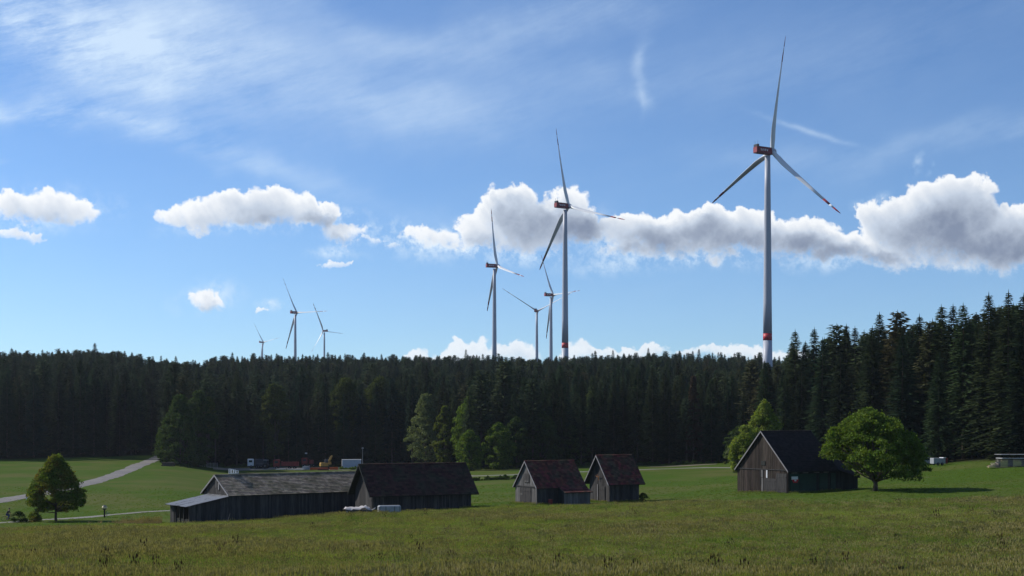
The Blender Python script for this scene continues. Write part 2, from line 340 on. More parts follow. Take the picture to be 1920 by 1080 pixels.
M_tile_dark = mat('dark_tile', (.055,.024,.020), (.036,.019,.017), 5, .9, island=.35, c3=(.035,.03,.02), scale3=.5, spec=.15)
M_tile_grey = mat('grey_tile', (.215,.18,.14), (.155,.13,.105), 6, .9, island=.35, c3=(.10,.09,.06), scale3=.5, spec=.15)
M_tile_black = mat('black_tile', (.016,.013,.014), (.024,.018,.018), 5, .9, island=.3, spec=.15)
M_tin = mat('corrugated_tin', (.34,.35,.36), (.24,.24,.25), 3, .45, (1,4,1), metal=.3, spec=.4, island=.2, c3=(.10,.09,.09), scale3=.9, lo3=.56, hi3=.66)
M_gravel = mat('gravel', (.15,.145,.135), (.21,.20,.19), 4, .95, bump=.3, c3=(.15,.145,.12), scale3=.3, spec=.1)
M_asphalt = mat('asphalt', (.095,.09,.092), (.125,.12,.12), 6, .9, bump=.2, spec=.2, c3=(.15,.14,.13), scale3=.2)
M_white = mat('white_paint', (.62,.63,.65), (.50,.51,.54), .15, .45, spec=.4)
M_turb = mat('turbine_coating', (.33,.35,.41), (.29,.31,.37), .08, .5, spec=.35)
M_red = mat('red_paint', (.42,.018,.03), (.34,.015,.025), .6, .5, spec=.3)
M_dkred = mat('dull_red_paint', (.20,.035,.03), (.13,.025,.02), .8, .6)
M_nac = mat('nacelle_red', (.16,.006,.022), (.11,.005,.016), 1, .55)
M_black = mat('black_rubber', (.012,.012,.013), (.02,.02,.02), 4, .9)
M_dark = mat('dark_metal', (.03,.035,.045), (.05,.05,.06), 3, .5)
M_grey = mat('grey_metal', (.22,.24,.26), (.30,.31,.33), 2, .55, metal=.2)
M_yellow = mat('machine_yellow', (.36,.22,.04), (.25,.16,.05), 2, .6)
M_orange = mat('orange_steel', (.55,.11,.02), (.42,.08,.02), 2, .6)
M_glass = mat('dark_glass', (.02,.03,.04), rough=.08, spec=.6)
M_green = mat('green_tarpaulin', (.010,.030,.022), (.014,.04,.03), 1.2, .6, bump=.5)
M_tarp = mat('pale_tarpaulin', (.42,.40,.40), (.30,.28,.28), 1.5, .7, bump=.6)
M_bark = mat('bark', (.055,.042,.032), (.09,.07,.055), 3, .95, (2,2,.4), bump=.5)
M_needle = mat('spruce_needles', (.017,.032,.014), (.030,.047,.017), .25, .9, spec=.05, objrand=.55, island=.20, trans=.18)
M_needle2 = mat('pine_needles', (.030,.048,.022), (.042,.058,.028), .3, .9, spec=.05, objrand=.35, island=.3, trans=.18)
M_leaf = mat('broad_leaves', (.060,.108,.016), (.095,.140,.022), .8, .8, spec=.1, island=.35, trans=.32)
M_leafdk = mat('dark_broad_leaves', (.028,.052,.014), (.042,.070,.017), .7, .8, spec=.1, island=.35, trans=.3)
M_leafbr = mat('bright_leaves', (.115,.165,.026), (.16,.20,.038), .5, .8, spec=.1, island=.35, trans=.34)
M_leafyl = mat('yellowing_leaves', (.058,.085,.017), (.085,.102,.022), .5, .8, spec=.1, island=.35, trans=.34)
M_leafau = mat('autumn_leaves', (.080,.125,.020), (.19,.125,.022), .45, .8, spec=.1, island=.4, trans=.32, lo=.47, hi=.68)
M_leafsil = mat('silver_leaves', (.090,.115,.055), (.12,.145,.07), .6, .8, spec=.1, island=.3, trans=.3)
M_band = mat('blade_band_red', (.20,.014,.024), (.15,.012,.02), .6, .5, spec=.3)
M_floor = mat('forest_floor', (.018,.016,.010), (.03,.028,.015), .4, 1)

def stand_tone(m, tones, scale):
    """whole groups of trees differ in colour: pick the tone by where each tree stands"""
    t = m.node_tree; n = t.nodes; l = t.links; b = [k for k in n if k.type == 'BSDF_PRINCIPLED'][0]
    oi = n.new('ShaderNodeObjectInfo'); prev = b.inputs['Base Color'].links[0].from_socket; outs = [k.to_socket for k in prev.links]
    for i, (col, lo, hi) in enumerate(tones):
        mp = n.new('ShaderNodeMapping'); mp.inputs['Location'].default_value = (37.0*i, 11.0*i, 5.0); mp.inputs['Scale'].default_value = (scale*(1+.6*i),)*3; l.new(oi.outputs['Location'], mp.inputs[0])
        z = n.new('ShaderNodeTexNoise'); z.inputs['Scale'].default_value = 1; z.inputs['Detail'].default_value = 3; z.inputs['Roughness'].default_value = .7; l.new(mp.outputs[0], z.inputs[0])
        r = n.new('ShaderNodeMapRange'); r.inputs[1].default_value = lo; r.inputs[2].default_value = hi; l.new(z.outputs[0], r.inputs[0])
        x = n.new('ShaderNodeMix'); x.data_type = 'RGBA'; l.new(r.outputs[0], x.inputs[0]); l.new(prev, x.inputs[6]); x.inputs[7].default_value = (*col, 1); prev = x.outputs[2]
    for o_ in outs: l.new(prev, o_)
stand_tone(M_needle, [((.052,.056,.022), .52, .70), ((.012,.030,.020), .52, .66)], .030)
stand_tone(M_needle2, [((.060,.052,.024), .52, .70)], .035)

# ------------------------------------------------------------------ ground sheet
def ramp(a, b, s): return list(np.arange(a, b, s))
xs = [-5000,-3500,-2400,-1700,-1200,-900] + ramp(-700,-260,20) + ramp(-260,260,4) + ramp(260,700,20) + [700,900,1200,1700,2400,3500,5000]
ys = [-2500,-1200,-500,-200,-80] + ramp(-30,40,10) + ramp(40,480,4) + ramp(480,1000,15) + [1000,1200,1500,2000,3000,4500,7000,12000]
XX, YY = np.meshgrid(xs, ys); ZZ = HH(XX, YY)
nx, ny = len(xs), len(ys)
me = bpy.data.meshes.new('ground')
V = np.stack([XX, YY, ZZ], -1).reshape(-1, 3)
I = (np.arange(ny - 1)[:, None] * nx + np.arange(nx - 1)[None, :]).ravel()
me.from_pydata(V.tolist(), [], np.stack([I, I + 1, I + 1 + nx, I + nx], 1).tolist())
me.polygons.foreach_set('use_smooth', [True] * len(I)); me.update()
def dfront(px):
    return float(np.interp(px, [-600,0,200,292,300.,306,345,400,740,800,880,960,1100,1200,1380,1440,1480,1700,1920,2300,2600],
                               [405,408,425,448,448,386,392,424,428,418,374,376,386,392,386,352,338,280,246,222,215]))
# ground colours as plain surface colours: tall meadow, mown field, forest floor
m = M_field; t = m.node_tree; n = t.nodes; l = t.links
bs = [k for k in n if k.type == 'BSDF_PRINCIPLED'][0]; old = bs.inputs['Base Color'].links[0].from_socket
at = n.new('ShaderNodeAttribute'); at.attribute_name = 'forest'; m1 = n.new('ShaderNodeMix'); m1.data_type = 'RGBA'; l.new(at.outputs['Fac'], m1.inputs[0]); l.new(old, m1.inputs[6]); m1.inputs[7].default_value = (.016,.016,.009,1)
at2 = n.new('ShaderNodeAttribute'); at2.attribute_name = 'meadow'
tx = n.new('ShaderNodeTexCoord'); z2 = n.new('ShaderNodeTexNoise'); z2.inputs['Scale'].default_value = .12; z2.inputs['Detail'].default_value = 8; l.new(tx.outputs['Object'], z2.inputs[0])
r2 = n.new('ShaderNodeMapRange'); r2.inputs[1].default_value = .4; r2.inputs[2].default_value = .6; l.new(z2.outputs[0], r2.inputs[0])
mm = n.new('ShaderNodeMix'); mm.data_type = 'RGBA'; l.new(r2.outputs[0], mm.inputs[0]); mm.inputs[6].default_value = (.055,.08,.016,1); mm.inputs[7].default_value = (.075,.085,.022,1)
m2 = n.new('ShaderNodeMix'); m2.data_type = 'RGBA'; l.new(at2.outputs['Fac'], m2.inputs[0]); l.new(m1.outputs[2], m2.inputs[6]); l.new(mm.outputs[2], m2.inputs[7]); l.new(m2.outputs[2], bs.inputs['Base Color'])
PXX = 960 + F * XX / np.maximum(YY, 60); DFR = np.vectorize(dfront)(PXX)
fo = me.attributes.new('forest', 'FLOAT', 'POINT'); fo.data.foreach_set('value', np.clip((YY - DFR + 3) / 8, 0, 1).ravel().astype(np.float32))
def meadow_end(px): return np.interp(px, [-600,0,300,430,700,960,1200,1300,1400,1500,1920,2500], [135,138,152,155,156,163,163,158,143,138,136,134])
mw = me.attributes.new('meadow', 'FLOAT', 'POINT'); mw.data.foreach_set('value', np.clip((meadow_end(PXX) - YY) / 6 + .5, 0, 1).ravel().astype(np.float32))
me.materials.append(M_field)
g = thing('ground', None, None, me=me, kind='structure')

# ------------------------------------------------------------------ roads and the yard
def strip(name, pts, widths, m, lift=.07, step=3.0, label=None):
    """a road along ground points"""
    pts = [Vector(p) for p in pts]; P2 = []; Wd = []
    for i in range(len(pts) - 1):
        a, b = pts[i], pts[i+1]; a0 = pts[max(i-1,0)]; b1 = pts[min(i+2,len(pts)-1)]
        k = max(2, int((b - a).length / step))
        for j in range(k):
            u = j / k
            q = .5*((2*a) + (b-a0)*u + (2*a0-5*a+4*b-b1)*u*u + (-a0+3*a-3*b+b1)*u**3)
            P2.append(q); Wd.append(widths[i]*(1-u) + widths[i+1]*u)
    P2.append(pts[-1]); Wd.append(widths[-1])
    vs = []; fs = []; K = 5
    for i, p in enumerate(P2):
        t = (P2[min(i+1,len(P2)-1)] - P2[max(i-1,0)]); t.z = 0; t.normalize(); nrm = Vector((t.y, -t.x, 0))
        for k in range(K):
            s = (k/(K-1) - .5); e = random.uniform(-.32,.32) if k in (0,K-1) else 0
            q = p + nrm * (Wd[i]*s + e); vs.append((q.x, q.y, H(q.x,q.y) + (lift if 0<k<K-1 else lift-.05)))
    for i in range(len(P2)-1):
        for k in range(K-1): fs.append((i*K+k, i*K+k+1, (i+1)*K+k+1, (i+1)*K+k))
    o = MB().add(vs, fs, m).obj(name, kind='structure', smooth=True); return o
strip('road', [hit(-260,985)]+[hit(x,y) for x,y in ((-100,955),(0,939),(60,929),(145,911),(220,889),(265,871))]+[P(296,425),P(305,452),P(318,500)], [4.6]*10, M_asphalt)
strip('path', [hit(x,y) for x,y in ((-200,998),(-60,985),(20,979.5),(77,975),(150,971),(200,966.5),(240,963),(300,958.5),(360,956))], [2.6,2.6,2.6,2.6,3.2,3.0,2.2,2.0,2.0], M_gravel)
strip('track', [P(400,398),P(560,402),P(700,392)]+[hit(x,y,200) for x,y in ((800,888.5),(880,893),(960,890.5),(1010,887),(1110,884.5),(1210,880.5),(1300,877.5),(1380,877))]+[P(1450,338)], [7,8,5,4.5,5,4.5,4,4,4.5,5.5,4,3], M_gravel)
strip('yard_surface', [P(395,409),P(470,407),P(560,408),P(650,410),P(740,411),P(830,408)], [10,17,20,20,14,6], M_gravel, lift=.10)
strip('dirt_apron', [P(1215,372),P(1290,376),P(1345,374)], [3,9,3], mat('bare_earth', (.10,.085,.06), (.14,.12,.09), 2, 1), lift=.11)

# ------------------------------------------------------------------ scatter helper (stuff)
def proto_collection(name, meshes):
    c = bpy.data.collections.new(name)
    for i, m_ in enumerate(meshes): c.objects.link(bpy.data.objects.new('%s_%02d' % (name, i), m_))
    return c
def scatter(name, coll, pos, rz, scl, idx, label=None, cat=None):
    me = bpy.data.meshes.new(name); me.vertices.add(len(pos)); me.vertices.foreach_set('co', np.asarray(pos, np.float32).ravel())
    for an, ty, dat in (('rz','FLOAT',rz), ('scl','FLOAT',scl), ('idx','INT',idx)):
        a = me.attributes.new(an, ty, 'POINT'); a.data.foreach_set('value', np.asarray(dat, np.float32 if ty == 'FLOAT' else np.int32))
    o = bpy.data.objects.new(name, me); COL.objects.link(o); o['kind'] = 'stuff'
    if label: o['label'] = label
    if cat: o['category'] = cat
    ng = bpy.data.node_groups.new(name + '_nodes', 'GeometryNodeTree')
    ng.interface.new_socket('Geometry', in_out='INPUT', socket_type='NodeSocketGeometry'); ng.interface.new_socket('Geometry', in_out='OUTPUT', socket_type='NodeSocketGeometry')
    n = ng.nodes; l = ng.links; gi = n.new('NodeGroupInput'); go = n.new('NodeGroupOutput')
    ci = n.new('GeometryNodeCollectionInfo'); ci.inputs['Collection'].default_value = coll; ci.inputs['Separate Children'].default_value = True; ci.inputs['Reset Children'].default_value = True
    ip = n.new('GeometryNodeInstanceOnPoints'); ip.inputs['Pick Instance'].default_value = True
    def att(nm, ty):
        a = n.new('GeometryNodeInputNamedAttribute'); a.data_type = ty; a.inputs['Name'].default_value = nm; return a.outputs['Attribute']
    cx = n.new('ShaderNodeCombineXYZ'); l.new(att('rz','FLOAT'), cx.inputs[2])
    l.new(gi.outputs[0], ip.inputs['Points']); l.new(ci.outputs[0], ip.inputs['Instance']); l.new(att('idx','INT'), ip.inputs['Instance Index'])
    l.new(cx.outputs[0], ip.inputs['Rotation'])
    sv = n.new('ShaderNodeCombineXYZ'); sa = att('scl','FLOAT')
    for k in range(3): l.new(sa, sv.inputs[k])
    l.new(sv.outputs[0], ip.inputs['Scale']); l.new(ip.outputs[0], go.inputs[0])
    md = o.modifiers.new('scatter', 'NODES'); md.node_group = ng
    return o

# ------------------------------------------------------------------ conifers
def cone_trunk(h, r, seed):
    rr = random.Random(seed); b = MB(); k = 7
    pts = [(rr.uniform(-.1,.1)*(i>0), rr.uniform(-.1,.1)*(i>0), -1 + (h+.5)*i/k) for i in range(k+1)]
    return b.tube(pts, [r*(1-.93*i/k) for i in range(k+1)], M_bark, 7).mesh('trunk', True)
def spruce_crown(h, Rm, seed, low=.08, dens=1.0, m=None, irregular=.15, droop=.35, power=.85, spray=1.0):
    rr = np.random.default_rng(seed); m = m or M_needle
    V = []; Fc = []
    z = h*low; az = rr.uniform(0, 6.28)
    side = 1 + irregular*np.sin(np.arange(8)*2.1 + seed)
    while z < h*.985:
        f = (z - h*low)/(h*(1-low)); base = Rm * (1-f)**power * (0.55 + .45*min(1, f*6+.35))
        nb = max(4, int((8.4 - 3.6*f)*dens))
        for b in range(nb):
            a = az + 6.283*b/nb + rr.normal(0,.22); L = base * (1 + rr.normal(0,.16)) * side[int((a%6.283)/6.283*8)%8] + .34
            if rr.random() < .05: L *= 1.25
            ns = max(2, int(L/0.62)); ca, sa = cos(a), sin(a); up0 = .18 + .75*f*f
            for s in range(ns):
                t = (s+.75)/ns; r = L*t
                zz = z + r*up0*.55 - droop*L*t*t + (.25*L*max(0,t-.8))
                wd = (.62 - .30*t) * (.72+.28*(1-f)) * spray * rr.uniform(.8,1.35) * min(1.25, .45+L*.35)
                ln = L/ns*1.15*rr.uniform(.9,1.3)
                for q in range(2):
                    off = (q*2-1)*wd*rr.uniform(.25,.6); tilt = rr.uniform(-.35,.5); hang = rr.uniform(.15,.55)*wd
                    c0 = (ca*(r-ln*.5), sa*(r-ln*.5), zz + .06)
                    tip = (ca*(r+ln*.75) - sa*off*.8, sa*(r+ln*.75) + ca*off*.8, zz - tilt*.5*ln - .1)
                    e = (ca*r - sa*off*2.0, sa*r + ca*off*2.0, zz - hang)
                    e2 = (ca*(r-.1) + sa*off*.3, sa*(r-.1) - ca*off*.3, zz - hang*1.5)
                    o = len(V); V += [c0, tip, e, e2]; Fc += [(o, o+1, o+2), (o, o+3, o+1)]
        z += (0.55 - .30*f) * rr.uniform(.8,1.2) / dens**.3; az += 1.1
    # leader
    for k in range(3):
        a = k*1.05; o = len(V); V += [(cos(a)*.16, sin(a)*.16, h*.955), (-cos(a)*.16, -sin(a)*.16, h*.955), (0,0,h+.35)]; Fc.append((o,o+1,o+2))
    me = bpy.data.meshes.new('crown'); me.from_pydata(V, [], Fc); me.materials.append(m); me.update(); return me
SPR = []   # (height, trunk, crown, radius, kind)
for i, (h, r, low, mm_, pw, ir, dr) in enumerate([(27,3.7,.05,M_needle,.85,.15,.34),(28,3.2,.10,M_needle,.8,.2,.38),(25,3.9,.04,M_needle,.95,.25,.3),(29,3.0,.22,M_needle,.7,.25,.4),(26,3.5,.38,M_needle2,.55,.35,.12),(27,4.2,.03,M_needle,1.0,.2,.42),(24,2.7,.5,M_needle2,.55,.5,.02)]):
    SPR.append((h, cone_trunk(h, .30, i), spruce_crown(h, r, 40+i, low, 1.0 if i < 4 or i == 5 else .8, mm_, ir, dr, pw, 1.0 if mm_ is M_needle else 1.35), r, 'pine' if mm_ is M_needle2 else 'spruce'))
def joined(tr, cr):
    b = MB()
    for me_ in (tr, cr):
        b.add([v.co[:] for v in me_.vertices], [tuple(p.vertices) for p in me_.polygons], me_.materials[0])
    return b.mesh('conifer')
FC = proto_collection('conifer_kind', [joined(t_, c_) for _, t_, c_, _, _ in SPR])

trees = []     # x, y, kind, scale, rot
def stand_height(px, d):
    if px > 1470 and d < 520: return 31.5
    if px < 296: return 25
    return 25.5
sp = 6.4
yy = 210.0
while yy < 1000:
    xm = yy * 1.22/2 * 1.0
    xx_ = -xm - 30
    while xx_ < xm + 30:
        x = xx_ + random.uniform(-2.6,2.6); y = yy + random.uniform(-2.6,2.6); px = 960 + F*x/y; d0 = dfront(px)
        gap = 285 < px < 306 and y < 500
        if y > d0 + 2 and not gap and not (px > 1476 and y > 560) and not (y - d0 > 60 and random.random() < .06):
            if px > 1476: kinds = [0,1,2,5,0,1,3,6 if y > d0 + 14 else 5]
            elif y - d0 < 12: kinds = [0,1,2,3,5,4]
            else: kinds = [0,1,2,3,5,1,0,4,6]
            k = random.choice(kinds); hgt = stand_height(px, y) * random.gauss(1, .12)
            if random.random() < .03 and y - d0 > 30: hgt *= 1.13
            # the stand on the right starts low at its left tip
            if 1470 < px < 1500: hgt *= .97
            trees.append([x, y, k, hgt / SPR[k][0], random.uniform(0,6.28), px])
        xx_ += sp
    yy += sp
# named trees that make the skyline of the right-hand stand: (column, row of the tip, distance, kind)
SKYL = [(1491,617,352,0,'two-topped spruce at the left tip of the tall stand beside the largest turbine tower'),(1527,613,346,1,'slim spruce with a small tip, second on the tall stand\'s skyline from the largest tower'),
 (1569,606,338,4,'open-crowned pine showing sky between its branches on the tall stand\'s skyline'),(1587,607,335,2,'broad spruce just right of the open-crowned pine on the skyline'),(1603,611,331,1,'narrow short spruce tip in a dip of the right stand\'s skyline'),
 (1649,585,318,2,'spruce with a lopsided knobbly top above the round tree by the barn'),(1683,581,308,4,'many-topped pine with spiky crown on the right stand\'s skyline'),(1724,588,298,0,'dense spruce with blunt top, left of the three narrow tall spruces'),
 (1765,570,286,3,'first of three narrow tall spruces side by side on the right skyline, the left one'),(1787,569,282,1,'middle one of three narrow tall spruces side by side on the right skyline'),(1806,567,277,3,'right-hand one of three narrow tall spruces side by side on the right skyline'),
 (1854,547,266,0,'tall spruce with wide layered branches near the right skyline'),(1891,543,258,5,'tallest spruce of the right stand, its tip bent over'),(1919,549,252,0,'tall spruce at the right-hand end of the skyline, tip at the picture edge')]
named = []
for px, ty, d, k, lab in SKYL:
    x = WX(px, d); zt = (HY - ty)/F*d; g0 = H(x, d); hgt = zt - g0
    trees = [t for t in trees if not (abs(t[5]-px) < 13 and t[1] > dfront(px)-5 and t[1] < 520 and (t[1]-d)**2 + (t[0]-x)**2 < 700 and abs(t[5]-px) < 13 and H(t[0],t[1]) + SPR[t[2]][0]*t[3] > zt*t[1]/d - .5)]
    named.append([x, d, k, hgt/SPR[k][0], random.uniform(0,6.28), px, lab])
# trim trees that would rise above the photographed skyline of that stand
SKX = [1470,1480,1491,1508,1527,1548,1569,1587,1603,1625,1649,1668,1684,1705,1724,1745,1765,1787,1806,1830,1854,1872,1891,1905,1920,2400]
SKY_ = [668,640,622,640,620,628,612,613,622,615,592,600,588,605,595,600,577,582,575,578,555,570,552,560,556,520]
def cap_row(px):
    if px > 1470: return np.interp(px, SKX, SKY_)
    return np.interp(px, [-600,0,80,170,250,300,345,370,400,450,520,600,700,800,900,1000,1080,1200,1250,1300,1400,1470], [652,654,656,650,656,666,676,674,666,660,660,663,662,662,663,668,665,658,655,655,660,664])
for t in trees:
    cr = cap_row(t[5]) + random.choice([1, 5, 10, 3, 8, 15, 6, 19, 12]) - (random.choice([6, 9, 12]) if random.random() < .09 and t[5] < 1470 else 0)
    zmax = (HY - cr)/F*t[1]; g0 = H(t[0], t[1]); h = SPR[t[2]][0]*t[3]
    if g0 + h > zmax: t[3] = max(zmax - g0, 9) / SPR[t[2]][0]
# which trees show largest: paint triangles back to front into an id buffer
BW, BH = 960, 540; buf = np.full((BH, BW), -1, np.int32)
order = sorted(range(len(trees)), key=lambda i: -trees[i][1])
for i in order:
    x, y, k, s, r_, px = trees[i]; g0 = H(x, y); h = SPR[k][0]*s; rad = SPR[k][3]*s
    yb = (HY - g0*F/y)/2; yt = (HY - (g0+h)*F/y)/2; c = px/2; w = rad*F/y/2
    for row in range(max(0, int(yt)), min(BH, int(yb))):
        f = (row - yt)/max(1e-3, yb-yt); a = int(c - w*min(1, f*1.3)); b = int(c + w*min(1, f*1.3)) + 1
        if b > 0 and a < BW: buf[row, max(0,a):min(BW,b)] = i
cnt = np.bincount(buf[buf >= 0], minlength=len(trees))
best = set(int(i) for i in np.argsort(-cnt)[:300 - len(named)] if cnt[i] > 0)

def conifer_thing(x, y, k, s, rz, label, group=None, loc_z=None):
    h, tr, cr, rad, nm = SPR[k]
    o = thing(nm + '_tree', label, nm + ' tree', (x, y, H(x,y) - .2), rz, group); o.scale = (s, s, s)
    for me_, pn in ((tr,'trunk'),(cr,'crown')):
        c = bpy.data.objects.new(pn, me_); COL.objects.link(c); c.parent = o
    return o
MARKS = [(0,'at the left picture edge'),(60,'left of the maple'),(110,'above the maple'),(165,'right of the maple'),(215,'above the road\'s middle'),(265,'above the road\'s last bend'),
 (320,'at the corner where the road disappears'),(365,'by the wire fence'),(410,'above the lean-to'),(465,'above the white-cabbed truck'),(520,'above the red tipper'),(570,'above the pipe stack'),(615,'above the excavator'),
 (660,'above the white container'),(705,'right of the white container'),(755,'left of the pale birch'),(805,'above the pale birch'),(850,'above the broadleaf clump'),(895,'below the slim turbine'),(940,'right of the slim turbine'),
 (985,'above the catslide barn'),(1035,'left of the second turbine tower'),(1085,'right of the second turbine tower'),(1130,'left above the small tall barn'),(1180,'right above the small tall barn'),(1230,'at the track bend'),
 (1280,'left of the dying conifer'),(1325,'right of the dying conifer'),(1375,'above the willow'),(1420,'left of the largest tower'),(1460,'above the tarred barn\'s gable'),(1510,'above the tarred barn\'s roof'),(1560,'left above the round tree'),
 (1610,'over the round tree'),(1660,'right above the round tree'),(1710,'right of the round tree'),(1760,'above the box trailer'),(1810,'between box trailer and lumber'),(1860,'left of the lumber stack'),(1905,'above the lumber stack')]
ORD = ['leftmost','second','third','fourth','fifth','sixth','seventh','eighth','ninth','tenth','eleventh','twelfth']
def tree_keys(px, y, row, knd):
    mk = min(MARKS, key=lambda q: abs(q[0]-px))[1]; dep = y - dfront(px)
    if row < 690 and px < 1470: b = 'skyline'
    elif dep < 9: b = 'front-row'
    elif dep < 40: b = 'second-row'
    else: b = 'upper-slope'
    return b, mk
cells = {}
for i in best:
    x, y, k, s, rz, px = trees[i]; row = HY - (H(x,y) + SPR[k][0]*s)*F/y; b_, mk = tree_keys(px, y, row, SPR[k][4]); cells.setdefault((SPR[k][4], b_, mk), []).append((px, i))
for (knd, b_, mk), lst in cells.items():
    lst.sort()
    for j, (px_, i) in enumerate(lst):
        x, y, k, s, rz, px = trees[i]
        first = '' if len(lst) == 1 else (ORD[j] + ' ' if j == 0 else ORD[min(j, 11)] + ' from left, ')
        conifer_thing(x, y, k, s, rz, '%sdark %s %s in the forest, %s' % (first, b_, knd, mk), '%s %s trees of the forest' % (b_, knd))
for x, y, k, s, rz, px, lab in named: conifer_thing(x, y, k, s, rz, lab)
rest = [t for i, t in enumerate(trees) if i not in best]
scatter('conifer_forest', FC, [(t[0], t[1], H(t[0],t[1]) - .2) for t in rest], [t[4] for t in rest], [t[3] for t in rest], [t[2] for t in rest], 'dark conifer wood covering the ridge behind the front rows', 'forest')

# ------------------------------------------------------------------ broadleaf trees
def interp_prof(prof, t): return float(np.interp(t, [a for a, b in prof], [b for a, b in prof]))
def leafy(h, w, prof, low, n_clump, per, leaf, seed, m, squash=.75, lean=(0,0), inner=.25, crad=None, cut=None, lobe=1.0):
    rr = np.random.default_rng(seed); V = []; cen = []
    for c in range(n_clump):
        t = rr.uniform(0,1)**.85; z = h*(low + (1-low)*t)
        a0 = rr.uniform(0, 6.283); rmax = w/2*interp_prof(prof, t)*(1 + lobe*(.10*sin(3*a0 + seed) + .07*sin(5*a0 + 2*seed + 6*t))); rad = (crad or w*.13)*rr.uniform(.45,1.35)
        rho = max(0, rmax - rad*.75) * (1 if rr.random() > inner else rr.random()**.5); a = a0
        if cut and cut(rho*cos(a), z): continue
        cen.append((rho*cos(a) + lean[0]*t, rho*sin(a) + lean[1]*t, z - rad*.4, rad))
    out = []
    for (cx, cy, cz, rad) in cen:
        k = int(per*rr.uniform(.7,1.3)); d = rr.normal(size=(k,3)); d /= np.linalg.norm(d, axis=1)[:,None]
        d[:,2] = np.where(d[:,2] < -.3, -d[:,2]*.6, d[:,2])
        r = rad*(1 - .55*rr.random(k)**1.6); r *= np.where(rr.random(k) < .1, 1.25, 1)
        out.append(np.stack([cx + d[:,0]*r, cy + d[:,1]*r, cz + d[:,2]*r*squash], 1))
    Pn = np.concatenate(out); n = len(Pn)
    u = rr.normal(size=(n,3)); u /= np.linalg.norm(u,axis=1)[:,None]; q = rr.normal(size=(n,3)); q -= (q*u).sum(1)[:,None]*u; q /= np.linalg.norm(q,axis=1)[:,None]
    s = leaf*rr.uniform(.6,1.3,(n,1))
    Vv = np.stack([Pn - u*s, Pn + q*s*.55, Pn + u*s, Pn - q*s*.55], 1).reshape(-1,3)
    me = bpy.data.meshes.new('crown'); me.vertices.add(4*n); me.vertices.foreach_set('co', Vv.astype(np.float32).ravel())
    me.loops.add(4*n); me.loops.foreach_set('vertex_index', np.arange(4*n, dtype=np.int32)); me.polygons.add(n); me.polygons.foreach_set('loop_start', np.arange(0,4*n,4,dtype=np.int32)); me.polygons.foreach_set('loop_total', np.full(n,4,np.int32))
    me.materials.append(m); me.update(calc_edges=True); me.validate(); return me, cen
def limbs(h, r, low, cen, seed, nb=12, fork=None):
    rr = random.Random(seed); b = MB(); top = h*(low + (1-low)*.55)
    pts = [(rr.uniform(-.08,.08)*i, rr.uniform(-.08,.08)*i, -.6 + (top+.6)*i/5) for i in range(6)]
    b.tube(pts, [r*(1.25 if i == 0 else 1)*(1 - .75*i/5) for i in range(6)], M_bark, 8)
    for c in rr.sample(cen, min(nb, len(cen))):
        z0 = h*low*rr.uniform(.75,1.0) + (c[2]-h*low)*.35*rr.random(); z0 = max(min(z0, c[2]-.2), h*low*.5)
        m_ = (c[0]*.45, c[1]*.45, z0 + (c[2]-z0)*.35)
        b.tube([(0,0,z0), m_, (c[0]*.95, c[1]*.95, c[2])], [r*.42, r*.26, r*.08], M_bark, 5)
    return b
def broadleaf(name, label, base, h, w, prof, low, nc, per, leaf, seed, m, r=.25, cat='tree', nb=12, group=None, lean=(0,0), **kw):
    o = thing(name, label, cat, base, 0, group)
    cr, cen = leafy(h, w, prof, low, nc, per, leaf, seed, m, lean=lean, **kw)
    c = bpy.data.objects.new('crown', cr); COL.objects.link(c); c.parent = o
    limbs(h, r, low, cen, seed, nb).obj('trunk', o, smooth=True)
    return o
ROUND = [(0,.55),(.15,.85),(.4,1),(.65,.92),(.85,.62),(1,.15)]
OVAL = [(0,.5),(.2,.85),(.45,1),(.7,.8),(.88,.5),(1,.1)]
CONE = [(0,.75),(.15,1),(.35,.95),(.6,.68),(.8,.42),(1,.1)]
# the two lone trees
broadleaf('round_tree', 'broad round green tree with short forked trunk beside the right barn', P(1641,169), 10.9, 13.4, [(0,.62),(.18,1),(.42,1),(.65,.86),(.85,.55),(1,.12)], .10, 300, 200, .17, 101, M_leaf, .34, nb=26, lean=(-.6,0), crad=1.1, inner=.3, cut=lambda x, z: z < 2.4 - .50*x if x < 0 else (z < 2.2 or z > 10.6 - .42*x))
broadleaf('maple_tree', 'small egg-shaped tree with rust-tinged leaves standing by the left path', P(105,171.5), 8.75, 7.7, [(0,.62),(.15,.95),(.35,.98),(.6,.74),(.82,.44),(1,.16)], .17, 300, 150, .13, 102, M_leafau, .20, nb=20, crad=.75, inner=.35, lobe=.35)
# trees left of the right barn
broadleaf('poplar_tree', 'bright yellow-green pointed tree rising behind the right barn', P(1433,296), 15.9, 11.5, [(0,.8),(.3,1),(.55,.8),(.8,.48),(1,.12)], .04, 170, 130, .26, 103, M_leafbr, .25, crad=1.0, squash=1.3)
broadleaf('hazel_tree', 'lower bright green tree between the silvery willow and the right barn', P(1396,285), 10.6, 7.8, OVAL, .02, 110, 130, .26, 104, M_leafbr, .2, crad=1.0)
broadleaf('willow_tree', 'small silvery willow left of the right barn, by the track end', P(1377,300), 7.3, 4.6, OVAL, .02, 50, 110, .24, 105, M_leafsil, .15, crad=.7)
